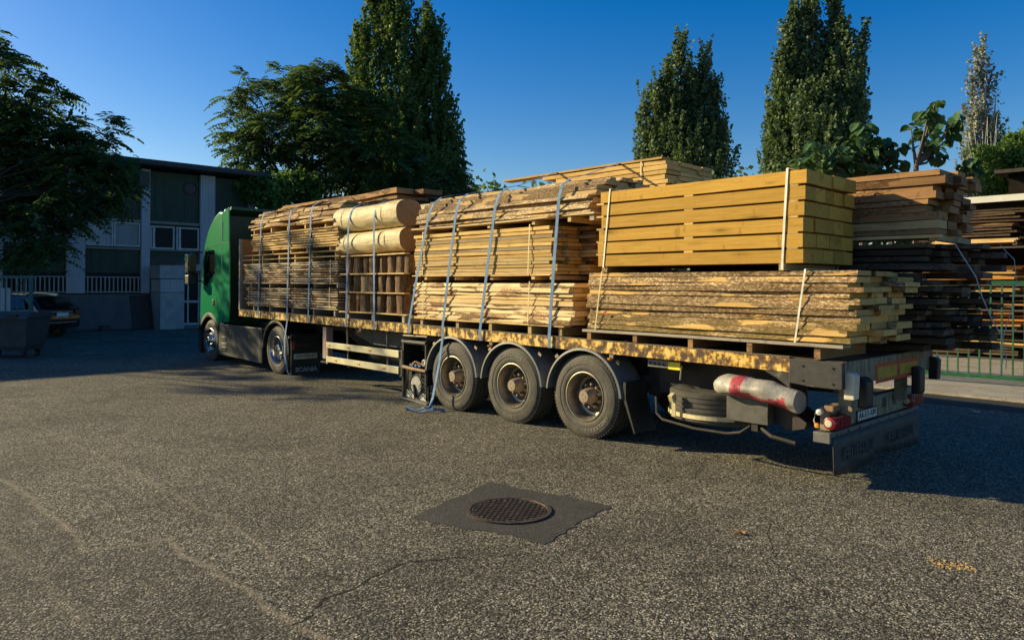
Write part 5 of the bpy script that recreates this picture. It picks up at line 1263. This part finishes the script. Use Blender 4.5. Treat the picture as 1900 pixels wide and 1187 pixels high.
pinnate_tree('dark overhanging tree with drooping feathery leaves at the left edge', 23,
    [(-60, 200, 60, .5), (10, 160, 66, -.3), (50, 215, 75, 0), (105, 258, 66, .4), (165, 285, 50, -.2), (188, 245, 26, 0), (205, 300, 40, 0), (60, 310, 95, .8), (150, 345, 58, -.3), (205, 345, 34, 0), (-30, 330, 70, -.4), (40, 400, 80, .3), (95, 400, 52, -.3), (120, 440, 24, -.2), (100, 470, 16, 0), (0, 110, 26, 0), (-8, 66, 12, 0), (226, 330, 28, .2), (30, 260, 80, 1)],
    (-24.6, -5.6, 0), 420, 7, .76, 8, 'lf_ail', fork=(-24.2, -5.0, 3.4), rtr=.17)
pinnate_tree('unseen feathery-leaved tree added outside the left edge to dapple the cab with shade', 20, [], (-23.8, -8.2, 0), 120, 8, .5, 7, 'lf_ail', rtr=.14, fork=(-23.9, -7.8, 3.0),  # added out of view, crown set on the sun's path to dapple the cab
    world=[((-24, -5.75, 6.1), .75), ((-23.6, -6.1, 4.6), .8), ((-24.2, -7.1, 7.5), .75), ((-24.4, -8.9, 8.6), .8), ((-24, -7.6, 5.6), .7), ((-24, -10, 7.0), .7)])
pinnate_tree('spreading tree with feathery leaves between the workshop and the tall poplar', 38,
    [(440, 165, 26, 0), (455, 235, 38, 0), (480, 180, 34, 1), (545, 165, 44, 0), (590, 160, 44, -1), (640, 200, 60, 1), (520, 250, 66, 0), (470, 285, 42, 0), (440, 270, 24, 0), (600, 250, 66, -1), (690, 290, 70, -1), (640, 330, 60, 1), (560, 320, 50, 0), (490, 335, 36, 0), (520, 365, 34, -1), (590, 365, 38, 0), (750, 330, 60, 0), (820, 335, 45, -1), (470, 365, 26, 0), (580, 200, 60, 1), (700, 230, 50, 1), (850, 350, 30, 0)],
    (-31.5, 12, 0), 600, 8, 1.0, 7, 'lf_ail', lw=.24, fork=(-31.6, 11.9, 3.8), rtr=.26)
# --- broad-leaved shoots
def big_leaf(p, d, s):
    """heart-shaped drooping leaf, 8 verts"""
    d = Vector(d).normalized(); r = d.cross(Vector((random.gauss(0, .3), random.gauss(0, .3), 1))).normalized(); nn = r.cross(d)
    prof = [(0, 0), (-.08, .22), (.10, .42), (.40, .46), (.72, .28), (1.0, 0)]
    L_ = [p+d*a*s+r*b*s+nn*(.18*b-.12*a*a)*s for a, b in prof]; R_ = [p+d*a*s-r*b*s+nn*(.18*b-.12*a*a)*s for a, b in prof[1:-1]]
    return L_, R_
def broad_tree(label, D, blobs, basepx, n, size, name='broad_leaved_tree'):
    b = at(basepx[0], 529, D); t = thing(name, label, 'tree', (b.x, b.y, 0)); s = D/1355.37; mb = MB(); st = MB()
    tot = sum(r*r for _, _, r in blobs); root = at(basepx[0], basepx[1], D)
    st.tube([(b.x, b.y, 0), tuple(root)], [.12, .08], 7)
    for (px, py, r) in blobs:
        c = at(px, py, D+random.uniform(-.5, .5)); st.tube([tuple(root), tuple(root.lerp(c, .5)+Vector((0, 0, -.1))), tuple(c)], [.07, .04, .015], 6)
        for _ in range(max(4, int(n*r*r/tot))):
            v = Vector(RNG.normal(size=3)).normalized(); p = c+v*r*s*random.uniform(.3, 1)
            d = Vector((v.x, v.y, -.7+random.gauss(0, .35)))+Vector((random.gauss(0, .3), random.gauss(0, .3), 0))
            L_, R_ = big_leaf(p, d, size*random.uniform(.6, 1.25)); k = len(mb.v); mb.v += [tuple(q_) for q_ in L_+R_]
            # L_: 0 base,1..4 left,5 tip ; R_: 6..9
            for q_ in ((0, 1, 2, 3, 4, 5), (0, 5, 9, 8, 7, 6)): mb.f.append(tuple(k+i for i in q_)); mb.mi.append(0)
    st.build('branches', M['trunk'], t); mb.build('crown', M['lf_pau'], t)
    return t
broad_tree('single leaning shoot with large heart-shaped leaves against the sky', 24, [(1735, 192, 14), (1722, 215, 20), (1750, 235, 26), (1782, 212, 10), (1772, 232, 14), (1690, 235, 12), (1728, 262, 24), (1712, 250, 14), (1735, 290, 22), (1760, 255, 16)], (1700, 305), 130, .34)
broad_tree('leafy bush of large heart-shaped leaves above the brown boards', 25, [(1605, 245, 24), (1620, 285, 40), (1585, 290, 44), (1650, 285, 24), (1668, 275, 14), (1545, 290, 30), (1505, 280, 20), (1560, 320, 40), (1490, 300, 18), (1640, 310, 40), (1612, 262, 26)], (1600, 330), 520, .33)
broad_tree('small leafy shoot beside the brown boards at the right', 24, [(1798, 300, 14), (1792, 320, 16), (1806, 318, 10)], (1800, 345), 45, .26)
# --- hedge masses
def bush(label, D, blobs, n, size, mat, name='bush', elong=1.4):
    b = at(blobs[0][0], 529, D); t = thing(name, label, 'bush', (b.x, b.y, 0)); s = D/1355.37; P_ = []
    tot = sum(r*r for _, _, r in blobs)
    for (px, py, r) in blobs:
        c = at(px, py, D+random.uniform(-1, 1)); m = int(n*r*r/tot)
        trunk(t, [(b.x, b.y, 0), (b.x, b.y, c.z*.5), tuple(c)], [.08, .06, .02], name='stem', n=5)
        for _ in range(m//24+1):
            v = unit(RNG.normal(size=3)); cc = np.array(c)+v*r*s*RNG.uniform(.5, 1)**.5
            P_.append(cc+RNG.normal(0, .16*r*s+.08, (24, 3)))
    quads_mesh('leaves', leaf_quads(np.concatenate(P_), size, 0, elong), M[mat], t); return t
bush('bright green tree crown at the right edge behind the shed roof', 36, [(1882, 275, 26), (1900, 300, 34), (1868, 300, 22), (1895, 330, 30), (1930, 280, 40), (1865, 335, 24)], 7000, .15, 'lf_hedge', name='green_tree')
bush('sunlit low foliage behind the cab at the foot of the spreading tree', 34, [(520, 352, 22), (500, 372, 20), (545, 345, 22), (575, 350, 20), (470, 350, 20)], 3200, .17, 'lf_hedge')
bush('dark hedge far behind the trailer', 52, [(900, 400, 60), (1000, 410, 60), (1100, 410, 60), (1200, 400, 60), (1300, 400, 60), (1400, 390, 60), (1500, 390, 60), (800, 400, 60), (1600, 400, 60), (1000, 480, 70), (1200, 480, 70), (1400, 480, 70), (1600, 480, 70), (1750, 450, 70)], 16000, .3, 'lf_ail', name='hedge')
